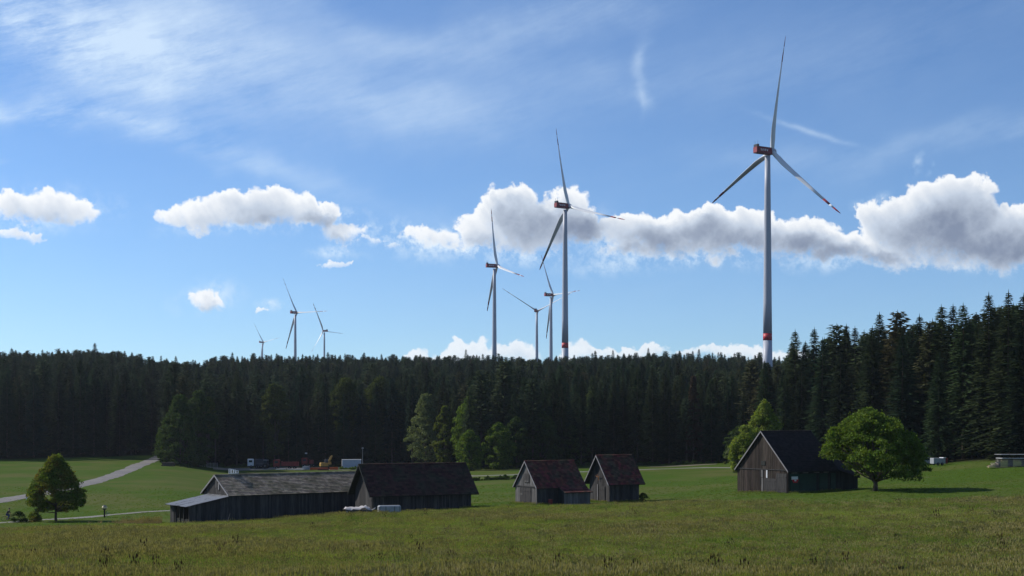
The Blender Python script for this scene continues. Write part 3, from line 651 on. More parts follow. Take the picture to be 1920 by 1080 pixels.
# edge of the middle forest
far = [
 ('birch_tree', 'tall pale olive birch left of the broadleaf clump above the long red-roofed barn', 798, 404, 739, 12.5, [(0,.7),(.25,1),(.5,.85),(.8,.5),(1,.15)], .05, M_leafsil),
 ('birch_tree', 'narrow yellow-green birch between the pale birch and the rounded trees', 834, 394, 762, 7.6, OVAL, .02, M_leafyl),
 ('linden_tree', 'high rounded green tree in the middle of the broadleaf clump', 882, 388, 745, 12.5, OVAL, .05, M_leaf),
 ('alder_tree', 'bright green bushy tree in front of the high rounded one, at the track', 880, 366, 806, 8.2, ROUND, .02, M_leaf),
 ('linden_tree', 'green tree with sunlit left shoulder right of the bushy tree at the track', 935, 372, 793, 9.5, ROUND, .02, M_leaf),
 ('alder_tree', 'green tree with a forked top at the right end of the broadleaf clump', 968, 376, 782, 8.6, OVAL, .04, M_leafdk),
 ('oak_tree', 'dark broad tree above the small red-roofed barns', 1012, 386, 770, 13, ROUND, .04, M_leafdk),
 ('oak_tree', 'dim bushy tree at the forest foot behind the second small barn', 1072, 392, 800, 11, ROUND, .02, M_leafdk),
 ('birch_tree', 'tall yellow-green birch in the dark forest edge above the red truck', 515, 426, 720, 10.5, [(0,.5),(.3,.7),(.55,.95),(.8,.85),(1,.3)], .12, M_leafol),
 ('birch_tree', 'olive birch crown among the spruces above the white container', 648, 440, 708, 13, ROUND, .35, M_leafol),
 ('birch_tree', 'wide olive birch crown in the upper forest edge right of the container', 712, 446, 708, 14, ROUND, .38, M_leafol),
 ('birch_tree', 'small yellowish birch crown high in the forest left of the tall birch', 391, 418, 745, 5.5, ROUND, .5, M_leafyl),
 ('oak_tree', 'dark green rounded tree at the left corner of the middle forest', 338, 384, 742, 13, [(0,.9),(.3,1),(.6,.8),(1,.2)], .02, M_leafdk),
 ('oak_tree', 'dim green tree at the forest corner where the road disappears', 316, 388, 785, 8, OVAL, .02, M_leafdk),
 ('oak_tree', 'broad dim green tree at the foot of the forest right of the corner', 372, 394, 735, 12, OVAL, .04, M_leafdk),
 ('aspen_tree', 'lone yellow-green crown high in the middle forest above the second small barn', 1110, 425, 733, 7, ROUND, .5, M_leafyl),
 ('larch_tree', 'reddish-brown dying conifer in the dark edge right of the small barns', 1300, 396, 706, 6, [(0,.9),(.4,.8),(.8,.4),(1,.05)], .1, mat('rusty_needles', (.05,.028,.016), (.035,.03,.014), .5, .9, island=.3, trans=.2)),
 ('aspen_tree', 'faint olive tree low in the forest edge above the track bend', 1385, 372, 800, 9, OVAL, .03, M_leafdk)]
for i, (nm, lab, px, d, top, w, pr, low, mm_) in enumerate(far):
    b = P(px, d); h = (HY - top)/F*d - b.z
    cc = 'birch tree' if nm == 'birch_tree' else nm.replace('_', ' ')
    broadleaf(nm, lab, b, h, w, pr, low, int(80 + h*3), 130, .30, 200+i, mm_, .28, cat=cc, nb=8, crad=w*.13)
# bushes
for lab, px, d, w, h, mm_ in (('round dark bush beside the cyclist on the left path', 36, 170, 2.3, 1.5, M_leafdk), ('smaller reddish bush between the round dark bush and the maple', 63, 170.5, 1.9, 1.35, M_leafau)):
    o = thing('bush', lab, 'bush', P(px, d)); cr, cen = leafy(h, w, ROUND, .02, 22, 110, .09, px, mm_, crad=.42)
    c = bpy.data.objects.new('foliage', cr); COL.objects.link(c); c.parent = o
    limbs(h, .05, .1, cen, 5, 8).obj('stem', o)
def verge(name, pts, wid, hgt, n, m, label, cat):
    out = []
    rr = np.random.default_rng(5); seg = len(pts)-1; parts = []
    for k in range(n):
        u = rr.uniform(0, seg); i = int(u); q = pts[i].lerp(pts[i+1], u-i); x = q.x + rr.normal()*wid*.35; y = q.y + rr.normal()*wid*.35
        parts.append((x, y, H(x,y)))
    cr = [leafy(hgt, hgt*1.9, ROUND, .0, 8, 60, .13, 900+i, m, crad=hgt*.4)[0] for i in range(3)]
    scatter(name, proto_collection(name+'_kind', cr), parts, rr.uniform(0,6.28,n), rr.uniform(.5,1.3,n), rr.integers(0,3,n), label, cat)
verge('hedge_undergrowth', [hit(885,902,200),hit(925,900,200),hit(965,898.5,200),hit(1003,896,200)], 2.2, .8, 60, M_leafdk, 'low dark weeds along the near side of the gravel track', 'undergrowth')
verge('road_verge_scrub', [P(303,408),P(330,392),P(352,378)], 3, 1.0, 40, M_leafdk, 'rough scrub at the forest corner beside the road', 'undergrowth')
verge('yard_scrub', [P(622,402),P(650,399),P(668,396),P(655,404)], 3, .9, 40, M_leaf, 'green weeds on the mound in front of the white container', 'undergrowth')
verge('forest_foot_scrub', [P(px, dfront(px)-1) for px in range(380,1400,40)], 4, 1.0, 200, M_leafdk, 'dark undergrowth along the foot of the middle forest', 'undergrowth')

# ------------------------------------------------------------------ meadow grass
def tuft(seed, n, rad, h0, h1, wd, m, seedhead=None, bend=.35):
    rr = random.Random(seed); V = []; Fc = []; mi = []
    for _ in range(n):
        a = rr.uniform(0,6.28); r = rad*sqrt(rr.random()); x, y = r*cos(a), r*sin(a); h = rr.uniform(h0,h1); d = rr.uniform(0,6.28); bx, by = cos(d)*bend*h*rr.uniform(.2,1), sin(d)*bend*h*rr.uniform(.2,1); q = rr.uniform(0,3.14); wx, wy = cos(q)*wd, sin(q)*wd
        o = len(V); V += [(x-wx,y-wy,-.05),(x+wx,y+wy,-.05),(x+bx*.4+wx*.7,y+by*.4+wy*.7,h*.6),(x+bx*.4-wx*.7,y+by*.4-wy*.7,h*.6),(x+bx,y+by,h)]
        Fc += [(o,o+1,o+2,o+3),(o+3,o+2,o+4)]; mi += [0,0]
        if seedhead and rr.random() < seedhead[1]:
            s = wd*2.6; o = len(V); tx_, ty_ = x+bx, y+by; V += [(tx_,ty_,h*.88),(tx_+s,ty_,h*1.0),(tx_,ty_,h*1.18),(tx_-s,ty_,h*1.0)]; Fc.append((o,o+1,o+2,o+3)); mi.append(1)
    me = bpy.data.meshes.new('tuft'); me.from_pydata(V, [], Fc); me.materials.append(m)
    if seedhead: me.materials.append(seedhead[0])
    me.polygons.foreach_set('material_index', mi); me.update(); return me
M_g1 = mat('grass_green', (.092,.142,.028), rough=.7, spec=.15, objrand=.25, island=.35, trans=.35)
M_g2 = mat('grass_yellow', (.155,.190,.045), rough=.7, spec=.15, objrand=.25, island=.35, trans=.35)
M_g3 = mat('grass_seed', (.165,.15,.065), rough=.9, spec=.05, island=.35, trans=.25)
M_g4 = mat('dock_seed', (.06,.035,.02), rough=.9, spec=.05, island=.3)
tk = [tuft(1,60,.55,.16,.36,.011,M_g1), tuft(2,55,.55,.18,.40,.010,M_g2), tuft(3,46,.6,.20,.44,.008,M_g2,(M_g3,.55)), tuft(4,60,.5,.10,.24,.014,M_g1),
      tuft(5,40,.55,.22,.42,.008,M_g1,(M_g3,.5)), tuft(6,9,.22,.4,.8,.010,M_g4,(M_g4,1.0),.2), tuft(7,34,.4,.12,.28,.018,mat('grass_bright', (.085,.125,.02), rough=.7, spec=.15, island=.3, trans=.35))]
GC = proto_collection('grass_kind', tk)
pos = []; kk = []; ss = []
nz = spectral((256,256), 1.6, seed=51, lo=3); nz2 = spectral((256,256), 1.4, seed=52, lo=3); nz3 = spectral((256,256), 1.2, seed=53, lo=8)
def samp(a, x, y, s): return a[int(y/s) % 256, int(x/s) % 256]
ncand = 75000
rs = np.random.default_rng(99)
uu = rs.random(ncand); dd = 46 * (170/46) ** (uu**.9); pp = rs.uniform(-70, 1990, ncand)
for d, px in zip(dd, pp):
    end = meadow_end(px) + rs.normal()*1.2
    if d > end: continue
    x = WX(px, d); a = samp(nz, x, d, .9); b = samp(nz2, x, d, .7); c = samp(nz3, x, d, .35); far_ = (d-54)/110
    q = rs.random()
    if c > 2.2 and q < .035: k = 5
    elif q < .0015: k = 5
    elif a + .5*far_ > 1.3 + rs.normal()*.9: k = 2
    elif b > .5 + rs.normal()*.6: k = 1
    elif b < -1.0 + rs.normal()*.4: k = 3 if q < .5 else 6
    else: k = (0,1,4,0,2,6)[rs.integers(6)]
    pos.append((x, d, H(x, d))); kk.append(k); ss.append(rs.uniform(.75,1.3) * (1 + .1*a))
scatter('meadow_grass', GC, pos, rs.uniform(0,6.28,len(pos)), ss, kk, 'tall seeding meadow grass filling the foreground slope', 'grass')
# short grass close to the barns and along the paths
pos = []; kk = []; ss = []
for _ in range(26000):
    px = rs.uniform(-60, 1980); d = rs.uniform(132, 262); x = WX(px, d)
    if d < meadow_end(px): continue
    if rs.random() > 1.25 - (d-130)/150: continue
    pos.append((x, d, H(x, d))); kk.append((3,0,6,3)[rs.integers(4)]); ss.append(rs.uniform(.25,.5))
scatter('short_grass', GC, pos, rs.uniform(0,6.28,len(pos)), ss, kk, 'short mown grass on the field behind the barns', 'grass')
# pinkish dry grass left of the long barn
M_dry = mat('dry_grass', (.20,.155,.10), rough=.9, island=.35, trans=.3)
DC = proto_collection('dry_kind', [tuft(11,50,.4,.4,.9,.012,M_dry,(M_g3,.6)), tuft(12,40,.4,.3,.7,.012,M_dry)])
pos = []
for _ in range(170):
    px = 300 - abs(rs.normal())*34; q = rs.normal()*1.3 + (300-px)*.02; b = P(px, 160.5+q); pos.append(tuple(b))
scatter('dry_grass', DC, pos, rs.uniform(0,6.28,170), rs.uniform(.25,1.0,170), rs.integers(0,2,170), 'dry pinkish grass left of the tin-roofed lean-to', 'grass')

# ------------------------------------------------------------------ barns (local frame: x along the ridge, y away, origin at the near corner)
def planks(b, M, x0, x1, top, z0, m, w=.2, th=.035, seed=0, gap=.012, jag=0.0, back=.06):
    """upright boards on the plane y=0 of frame M, facing -y; top(x) gives the height"""
    rr = random.Random(seed); x = x0
    while x < x1 - .02:
        e = min(x1, x + w*rr.uniform(.8,1.25)); t = th*rr.uniform(.5,1.4); zb = z0 + rr.uniform(0, jag)
        a, c = top(x), top(e); vs = []
        for yy_ in (-t, 0):
            vs += [(x, yy_, zb), (e-gap, yy_, zb), (e-gap, yy_, c), (x, yy_, a)]
        b.add([M @ Vector(v) for v in vs], [(0,1,2,3),(5,4,7,6),(0,4,5,1),(1,5,6,2),(2,6,7,3),(3,7,4,0)], m); x = e
    return b
def tiles(b, prof, x0, x1, m, row=.34, tw=.45, seed=0, th=.03, wave=.02):
    """rows of tiles lying on a slope given as profile points (y,z) from ridge to eave"""
    rr = random.Random(seed)
    for i in range(len(prof)-1):
        (ya, za), (yb, zb) = prof[i], prof[i+1]; L = sqrt((yb-ya)**2 + (zb-za)**2); n = max(1, round(L/row)); uy, uz = (yb-ya)/L, (zb-za)/L; ny_, nz_ = uz, -uy
        if nz_ < 0: ny_, nz_ = -ny_, -nz_
        for r in range(n):
            s0, s1 = L*r/n - .02, L*(r+1)/n + .03; x = x0 + rr.uniform(-.2,0)
            while x < x1:
                e = min(x1, x + tw); xa = max(x0, x)
                if e - xa > .03:
                    lo = .006 + rr.uniform(0,wave*.4); hi = th + rr.uniform(0, wave)
                    p = lambda s, h: (ya + uy*s + ny_*h, za + uz*s + nz_*h)
                    A, B_, C_, D_ = p(s0, lo), p(s1, hi), p(s1, 0), p(s0, -.01)
                    b.add([(xa,*A),(e-.012,*A),(e-.012,*B_),(xa,*B_),(xa,*C_),(e-.012,*C_)], [(0,1,2,3),(3,2,5,4)], m)
                x += tw
    return b
def slab(b, prof, x0, x1, m, th=.10):
    for i in range(len(prof)-1):
        (ya, za), (yb, zb) = prof[i], prof[i+1]
        b.prism([(ya,za),(yb,zb),(yb,zb-th),(ya,za-th)], x0, x1, m)
    return b
def ID(): return Matrix.Identity(4)
def frame(ox, oy, ang): return Matrix.Translation((ox, oy, 0)) @ Matrix.Rotation(ang, 4, 'Z')
def barn(name, label, px, d, base_row, th, W, L, hw, hr, wood, tile, ov=.45, ovx=.45, seed=0, gable_wood=None, edge=None, front_skip=None, roof_cut=None, plankw=.2):
    x = WX(px, d); z = yz(d, base_row); o = thing(name, label, 'barn', (x, d, z), th)
    gw = gable_wood or wood; sl_ = (hr-hw)/(W/2); top = lambda y: hw + (W/2 - abs(y - W/2))*sl_ - .04
    # front and back walls
    def wallpart(M, x0, x1, topf, m, s, poly):
        w_ = MB().prism(poly, .05, .12, M_wooddark, M @ Matrix.Rotation(R(90),4,'Z') @ Matrix.Scale(-1,4,(0,1,0))).obj('wall', o)
        planks(MB(), M, x0, x1, topf, -1.2, m, seed=s, w=plankw).obj('plank_cladding', w_, 'stuff')
        return w_
    flat = [(0,-1.2),(L,-1.2),(L,hw),(0,hw)]; gab = [(0,-1.2),(W,-1.2),(W,hw),(W/2,hr-.04),(0,hw)]
    wallpart(frame(0,0,0), 0, L, lambda q: hw, wood, seed, flat)
    wallpart(frame(L,W,pi), 0, L, lambda q: hw, wood, seed+1, flat)
    wallpart(frame(0,W,-pi/2), 0, W, top, gw, seed+2, gab)
    wallpart(frame(L,0,pi/2), 0, W, top, wood, seed+3, gab)
    fo_ = (-ov, hw - ov*sl_); bo = (W+ov, hw - ov*sl_)
    pf = [(W/2, hr+.06), (fo_[0], fo_[1]+.06)]; pb = [(W/2, hr+.06), (bo[0], bo[1]+.06)]
    if roof_cut: xa0, xb0 = -ovx, roof_cut
    else: xa0, xb0 = -ovx, L+ovx
    r1 = slab(MB(), pf, xa0, xb0, M_wooddark).obj('roof', o); tiles(MB(), pf, xa0, xb0, tile, seed=seed).obj('roof_tiles', r1, 'stuff')
    r2 = slab(MB(), pb, -ovx, L+ovx, M_wooddark).obj('roof', o); tiles(MB(), pb, -ovx, L+ovx, tile, seed=seed+1).obj('roof_tiles', r2, 'stuff')
    rc = MB(); xx = -ovx
    while xx < L+ovx-.1:
        e = min(L+ovx, xx+.42); rc.prism([(W/2-.16,hr+.03),(W/2-.10,hr+.14),(W/2,hr+.18),(W/2+.10,hr+.14),(W/2+.16,hr+.03)], xx, e-.02, tile); xx = e
    rc.obj('ridge_tiles', o, 'stuff')
    if edge:
        for q in (0, 1):
            pr = pf if q == 0 else pb; (ya, za), (yb, zb) = pr
            MB().prism([(ya,za+.08),(yb,zb+.08),(yb,zb-.14),(ya,za-.14)], -ovx-.05, -ovx-.003, edge).obj('bargeboard', o)
            MB().prism([(ya,za+.05),(yb,zb+.05),(yb,zb-.14),(ya,za-.14)], L+ovx+.003, L+ovx+.04, M_wooddark).obj('bargeboard', o)
    return o
def board_rect(o, name, M, x0, x1, z0, z1, m, th=.06, y=-.06, parts=None, kind=None):
    return MB().box((x0, y-th, z0), (x1, y, z1), m, M).obj(name, o, kind)
def board_door(o, M, x0, x1, z1, m, n=4, z0=0.0, name='door', y=-.06):
    d_ = MB().box((x0, y-.04, z0), (x1, y, z1), M_wooddark, M).obj(name, o); w = (x1-x0)/n
    for i in range(n):
        MB().box((x0+i*w+.01, y-.07, z0+.02), (x0+(i+1)*w-.01, y-.0405, z1-.02), m, M).obj('plank', d_)
    for zz in (z0 + (z1-z0)*.2, z0 + (z1-z0)*.8): MB().box((x0+.04, y-.10, zz-.05), (x1-.04, y-.0705, zz+.05), m, M).obj('batten', d_)
    return d_
GF = lambda W: frame(0, W, -pi/2)      # gable frame: x runs from the back corner to the near corner

# long grey barn
W, L = 7.4, 21.0
b1 = barn('long_barn', 'long low barn of dark boards with weathered grey tiled roof', 430, 157, 980, R(38), W, L, 3.45, 5.65, M_wood, M_tile_grey, .35, .25, 10, edge=M_board)
M = GF(W)
board_rect(b1, 'window', M, 3.75, 4.02, 4.15, 5.1, M_woodpale); board_rect(b1, 'window', M, 4.45, 4.72, 3.95, 4.75, M_board)
MB().box((4.10, -.08, 4.0),(4.38,-.06,4.95), M_black, M).obj('hatch', b1)
# the tin-roofed lean-to is part of the barn
ln, wl = 5.2, 5.6
fr = planks(MB(), frame(-ln,0.02,0), 0, ln, lambda x: 2.25 + (3.1-2.25)*x/ln, -1.2, M_wood, seed=31).obj('lean_to_wall', b1, 'stuff')
planks(MB(), frame(0,wl,pi), 0, ln, lambda x: 3.1 - (3.1-2.25)*x/ln, -1.2, M_wood, seed=32).obj('lean_to_wall', b1, 'stuff')
planks(MB(), frame(-ln,wl,-pi/2), 0, 1.2, lambda x: 2.2, -1.2, M_wood, seed=33).obj('lean_to_wall', b1, 'stuff')
MB().box((-ln+.1, .1, -1.2), (-ln+.16, wl-.1, .6), M_wooddark).obj('inner_boarding', b1)
for yy_ in (.08, 1.7, 2.9, 4.1, 5.5): MB().box((-ln-.02, yy_-.07, -1.2), (-ln+.12, yy_+.07, 2.2), M_wood).obj('post', b1)
MB().box((-ln-.05,-.1,2.12),(-ln+.09,wl+.1,2.26), M_board).obj('beam', b1)
for i in range(8):
    y0 = -.35 + i*(wl+.7)/8; y1 = y0 + (wl+.7)/8 + .04; sh = MB(); K = 12
    dx = random.uniform(-.25,.2); vs = []; fs = []
    for q, (xx, zz) in enumerate(((-ln-.55+dx, 2.18+random.uniform(-.03,.05)), (-ln*.5, 2.78+random.uniform(-.02,.04)), (.02, 3.30))):
        for k in range(K+1): vs.append((xx, y0 + (y1-y0)*k/K, zz + (.03 if k % 2 else 0) + .01*(i % 2)))
    for q in range(2):
        for k in range(K): fs.append((q*(K+1)+k, (q+1)*(K+1)+k, (q+1)*(K+1)+k+1, q*(K+1)+k+1))
    sh.add(vs, fs, M_tin)
    sh.add([(x, y, z-.04) for x, y, z in vs], [f[::-1] for f in fs], M_wooddark)
    sh.obj('tin_sheet', b1)
# white lattice piece on its ridge
o = thing('roof_lattice', 'small white lattice of frames standing on the long grey barn\'s ridge', 'roof fitting', b1.matrix_basis @ Vector((1.7, W/2, 5.86)), R(38))
for i, (x0, w_, h_) in enumerate(((0,.3,.62),(.33,.3,.58),(.66,.28,.5),(.97,.34,.42))):
    bb = MB(); t_ = .07
    bb.box((x0,-.03,0),(x0+t_,.03,h_),M_white).box((x0+w_-t_,-.03,0),(x0+w_,.03,h_),M_white).box((x0+t_+.001,-.03,h_-t_),(x0+w_-t_-.001,.03,h_),M_white).box((x0+t_+.001,-.03,.0),(x0+w_-t_-.001,.03,.09),M_white)
    if i % 2 == 0: bb.box((x0+t_+.001,-.03,.27),(x0+w_-t_-.001,.03,.34),M_white)
    bb.obj('frame', o)

def foot_weeds(name, o, L, W, label):
    pts_ = []
    for k in range(140):
        q = random.random()*(L+W); l_ = Vector((q, -.25-abs(random.gauss(0,.35)), 0)) if q < L else Vector((-.25-abs(random.gauss(0,.3)), q-L, 0)); p_ = o.matrix_basis @ l_; pts_.append((p_.x, p_.y, H(p_.x, p_.y)))
    scatter(name, GC, pts_, np.random.default_rng(3).uniform(0,6.28,140), np.random.default_rng(4).uniform(.4,.9,140), np.random.default_rng(5).choice([0,2,4,6,4], 140), label, 'weeds')
# red-brown barn beside it
W, L = 6.4, 13.3
b2 = barn('red_roofed_barn', 'barn with big dark red-brown roof overlapping the long grey one', 700, 158, 965, R(27), W, L, 2.95, 6.05, M_wood, M_tile_dark, .75, .75, 50, edge=M_wooddark)
board_door(b2, GF(W), 4.9, 6.2, 2.2, M_wood, 5)

# small barn with the catslide
W, L = 5.6, 7.3
b3 = barn('catslide_barn', 'small barn with steep red roof sweeping down over a low side shed', 1007, 168, 949, R(30), W, L, 2.6, 5.75, M_wood, M_tile_red, .3, .25, 70, gable_wood=M_woodpale, edge=M_board, roof_cut=3.1)
sl_ = (5.75-2.6)/(W/2)
cs = [(W/2, 5.81), (-.05, 2.66), (-.75, 2.15), (-1.9, 1.78)]
r3 = slab(MB(), cs, 3.1, L+.25, M_wooddark).obj('roof', b3); tiles(MB(), cs, 3.1, L+.25, M_tile_red, seed=77).obj('roof_tiles', r3, 'stuff')
planks(MB(), frame(0,-1.55,0), 3.2, L, lambda x: 1.8, -1.2, M_woodpale, seed=78, w=.3).obj('shed_wall', b3, 'stuff')
planks(MB(), frame(3.2,0,-pi/2), 0, 1.55, lambda x: 2.2-.25*x, -1.2, M_wooddark, seed=79).obj('shed_wall', b3, 'stuff')
planks(MB(), frame(L,-1.55,pi/2), 0, 1.55, lambda x: 1.8+.25*x, -1.2, M_wood, seed=80).obj('shed_wall', b3, 'stuff')
M = GF(W)
board_door(b3, M, 1.3, 2.75, 2.35, M_wood, 4); board_door(b3, M, 2.8, 4.2, 2.35, M_wood, 4)
board_rect(b3, 'lintel', M, .1, W-.1, 2.42, 2.56, M_wood, .08)
h_ = board_rect(b3, 'hatch', M, 2.5, 3.7, 3.0, 4.2, M_wood, .05); MB().box((2.6,-.14,3.1),(3.6,-.115,3.25), M_woodpale, M).obj('rail', h_)
MB().box((1.5,-.16,1.35),(2.1,-.135,1.5), M_woodpale, M).obj('latch_board', b3)
o = thing('red_barrel', 'dull red barrel in the corner between catslide barn and its side shed', 'barrel', b3.matrix_basis @ Vector((1.6,-.75,0)))
MB().lathe([(.3,-.1),(.31,.0),(.29,.3),(.31,.32),(.29,.34),(.29,.6),(.31,.62),(.29,.64),(.29,.88),(.26,.9)], M_dkred, 14).obj('drum', o); MB().lathe([(.25,.9),(.25,.915)], M_dark, 14).obj('lid', o)

# second small barn
W, L = 4.9, 4.9
b4 = barn('small_barn', 'small tall barn with steep red roof, right of the catslide barn', 1143, 175, 944, R(30), W, L, 3.3, 6.45, M_wood, M_tile_red, .62, .6, 90, gable_wood=M_wood, edge=M_board)
board_rect(b4, 'corner_board', GF(W), 2.0, 2.14, -.6, 2.5, M_board, .05)
board_door(b4, GF(W), 2.6, 3.9, 2.3, M_wood, 5)
o = thing('dry_branches', 'bunch of orange-brown dry branches hanging on the small tall barn\'s gable', 'branches', b4.matrix_basis @ Vector((-.2, W-2.5, 3.45)), R(30))
rr = random.Random(4)
M_dryb = mat('dry_twigs', (.30,.13,.05), (.22,.10,.04), 6, .9)
for i in range(9):
    a = rr.uniform(-1.3,1.3); l_ = rr.uniform(.35,.75); MB().tube([(0,0,0),(-.08,sin(a)*l_*.5,cos(a)*l_*.55),(-.12,sin(a)*l_+rr.uniform(-.1,.1),cos(a)*l_*.8)],[.035,.03,.015],M_dryb,5).obj('branch', o)
MB().tube([(0,0,.15),(-.02,0,-.35)],[.04,.05],M_dryb,6).obj('branch', o)
# shrub at its right corner
o = thing('bush', 'low dark bush at the right rear corner of the small tall barn', 'bush', P(1206,178)); cr, cen = leafy(1.1, 1.5, ROUND, .02, 14, 90, .09, 66, M_leafdk, crad=.35)
c = bpy.data.objects.new('foliage', cr); COL.objects.link(c); c.parent = o

# right-hand barn with its lower end bay
W, L = 10.4, 8.6
b5 = barn('tarred_barn', 'large black-roofed barn with open-boarded gable, standing under the round tree', 1478, 171.5, 924.5, R(30), W, L, 3.1, 8.2, M_wooddark, M_tile_black, .3, .3, 120, gable_wood=M_woodbr, edge=M_board, plankw=.26)
# lower bay: roof falls away from the main gable
ll = 4.4
for nm_, prof_ in (('roof', None),):
    rb = MB(); rb.add([(L+.31,-.35,3.0),(L+.31,W*.5,7.2),(L+.31,W+.35,3.0),(L+ll,-.35,1.9),(L+ll,W+.35,1.9)], [(0,3,1),(1,3,4),(1,4,2)], M_tile_black)
    rb.add([(L+.31,-.35,2.88),(L+.31,W*.5,7.08),(L+.31,W+.35,2.88),(L+ll,-.35,1.78),(L+ll,W+.35,1.78)], [(0,1,3),(1,4,3),(1,2,4)], M_wooddark); rb.obj('roof', b5)
planks(MB(), frame(L+.04,0,0), 0, ll-.3, lambda x: 2.9 - .22*x, -1.2, M_wooddark, seed=131).obj('bay_wall', b5, 'stuff')
planks(MB(), frame(L+ll-.3,0,pi/2), 0, W, lambda x: 1.9, -1.2, M_wooddark, seed=132).obj('bay_wall', b5, 'stuff')
M = GF(W)
board_rect(b5, 'rail', M, .2, W-.1, 3.0, 3.12, M_wood, .07)
board_rect(b5, 'window', M, 5.05, 5.45, 1.95, 2.95, M_woodpale, .05); board_rect(b5, 'window', M, 6.1, 6.35, 1.9, 2.95, M_white, .05)
board_rect(b5, 'post', M, 5.15, 5.5, -.6, 1.9, M_woodpale, .08); MB().box((4.82,-.10,.9),(4.95,-.05,3.0), M_black, M).obj('gap', b5)
board_rect(b5, 'window', M, 5.1, 5.9, 3.6, 4.2, M_wooddark, .05)
board_door(b5, M, 5.6, 8.1, 1.85, M_wood, 8); board_door(b5, M, 8.15, 10.2, 2.6, M_wood, 7)
# green sheeting and pale vents along the front
for x0, x1 in ((.3,1.9),(2.0,4.9),(5.5,7.0),(7.6,8.5)): MB().box((x0,-.11,-.8),(x1,-.045,2.55), M_green).obj('green_sheet', b5)
for x0 in (.9, 2.9, 4.9, 6.6): MB().box((x0-.35,-.16,2.62),(x0+.55,-.05,2.78), M_woodpale).obj('vent', b5)
o = thing('wall_sign', 'small board, white above and red below, on the barn\'s dark front wall', 'sign', b5.matrix_basis @ Vector((.45,-.13,1.35)), R(30))
MB().box((0,-.03,.45),(1.12,0,.85), M_white).obj('upper_panel', o)
MB().add([(.05,-.03,.448),(1.3,-.03,.448),(1.0,-.03,0),(.35,-.03,0),(.05,0,.448),(1.3,0,.448),(1.0,0,0),(.35,0,0)], [(0,3,2,1),(0,1,5,4),(1,2,6,5),(2,3,7,6),(3,0,4,7)], M_red).obj('lower_panel', o)
MB().box((.5,-.045,.22),(.82,-.031,.42), M_white).obj('mark', o)

for o_, L_, W_, t_ in ((b1,19,.5,'long grey barn'),(b2,13.3,1,'red-brown barn'),(b3,3,5.6,'catslide barn'),(b4,4.9,4.9,'small tall barn'),(b5,8.6,10.4,'tarred barn')): foot_weeds('barn_foot_weeds', o_, L_, W_, 'tall weeds along the foot of the ' + t_)
# things by the red-brown barn
o = thing('covered_trailer', 'low flat trailer under a pale crumpled sheet before the red-brown barn', 'trailer', P(672,153.5), R(6))
vs = []; fs = []; nx_, ny_ = 16, 6
rr = random.Random(8)
for j in range(ny_+1):
    for i in range(nx_+1):
        x = -1.75 + 3.2*i/nx_; y = -.7 + 1.4*j/ny_; e = min(i, nx_-i, j, ny_-j); vs.append((x + (.15 if e == 0 else 0)*rr.uniform(-1,1), y, .95 + .09*sin(i*1.1)*cos(j*1.7) + rr.uniform(-.05,.09) + (.14 if 9 < i < 14 else 0) - (.22 if e == 0 else 0)))
for j in range(ny_):
    for i in range(nx_): q = j*(nx_+1)+i; fs.append((q,q+1,q+nx_+2,q+nx_+1))
MB().add(vs, fs, M_tarp).obj('sheet', o, smooth=True)
MB().box((-1.5,-.55,.5),(1.6,.55,.68), M_dark).obj('platform', o)
for sx in (-1.35, 1.0):
    MB().tube([(sx-.2,-.62,0),(sx,-.55,.62)],.05,M_board,6).obj('leg', o); MB().tube([(sx+.25,-.62,0),(sx,-.55,.62)],.05,M_board,6).obj('leg', o)
for yy_ in (-.62,.62): MB().lathe([(.1,-.09),(.32,-.09),(.34,-.04),(.34,.04),(.32,.09),(.1,.09)], M_black, 14, Matrix.Translation((.3,yy_,.33)) @ Matrix.Rotation(R(90),4,'X')).obj('wheel', o)
MB().tube([(1.5,-.1,.6),(1.95,-.3,.85),(2.0,-.2,.95)],.07,M_tarp,6).obj('pole', o)
o = thing('water_tank', 'dull grey box-shaped tank standing against the red-brown barn', 'tank', P(731,154.5), R(14))
MB().bbox((-1.45,-.5,.1),(1.3,.5,1.1), M_grey, .12).obj('tank_body', o)
for xx in (-1.3,-.55,.5,1.15): MB().box((xx-.03,-.53,.1),(xx+.03,-.503,1.0), M_dark).obj('rib', o)
MB().box((-1.4,-.45,-.3),(1.25,.45,.1), M_wooddark).obj('skid', o)
o = thing('leaning_pole', 'thin pale pole leaning on the long grey barn\'s front wall', 'pole', P(428,152.5), R(30)); MB().tube([(-.25,0,-.2),(.35,.35,1.25)],.035,M_woodpale,6).obj('shaft', o)

# ------------------------------------------------------------------ wind turbines
def sect(r, off):
    t = (r-1.2)/58.8
    ch = float(np.interp(r, [1.2,3,7,12,20,35,50,58,60], [2.3,2.4,3.2,3.6,3.0,2.0,1.35,.85,.22])); th = float(np.interp(r, [1.2,3,7,12,20,35,50,60], [2.4,2.4,1.9,1.2,.8,.45,.25,.08]))
    tw = R(np.interp(r, [1.2,12,30,60],[20,16,6,0])) + R(58); bendx = 3.3*t**1.6
    pts = []
    for k in range(10):
        q = 2*pi*k/10; a = ch*.5*cos(q) - ch*.18*min(1,max(0,(r-2)/8)); b = th*.5*sin(q)*(1 - .35*cos(q)*-1 if r > 6 else 1)
        pts.append((b*cos(tw) + a*sin(tw) + bendx, a*cos(tw) - b*sin(tw), r))   # x = axis, y = in plane
    return pts
def blade_piece(rs_, m):
    vs = []; fs = []
    for r in rs_: vs += sect(r, 0)
    n = 10
    for i in range(len(rs_)-1):
        for k in range(n): fs.append((i*n+k, i*n+(k+1)%n, (i+1)*n+(k+1)%n, (i+1)*n+k))
    fs += [tuple(range(n-1,-1,-1)), tuple(range((len(rs_)-1)*n, len(rs_)*n))]
    return MB().add(vs, fs, m)
_w = MB()
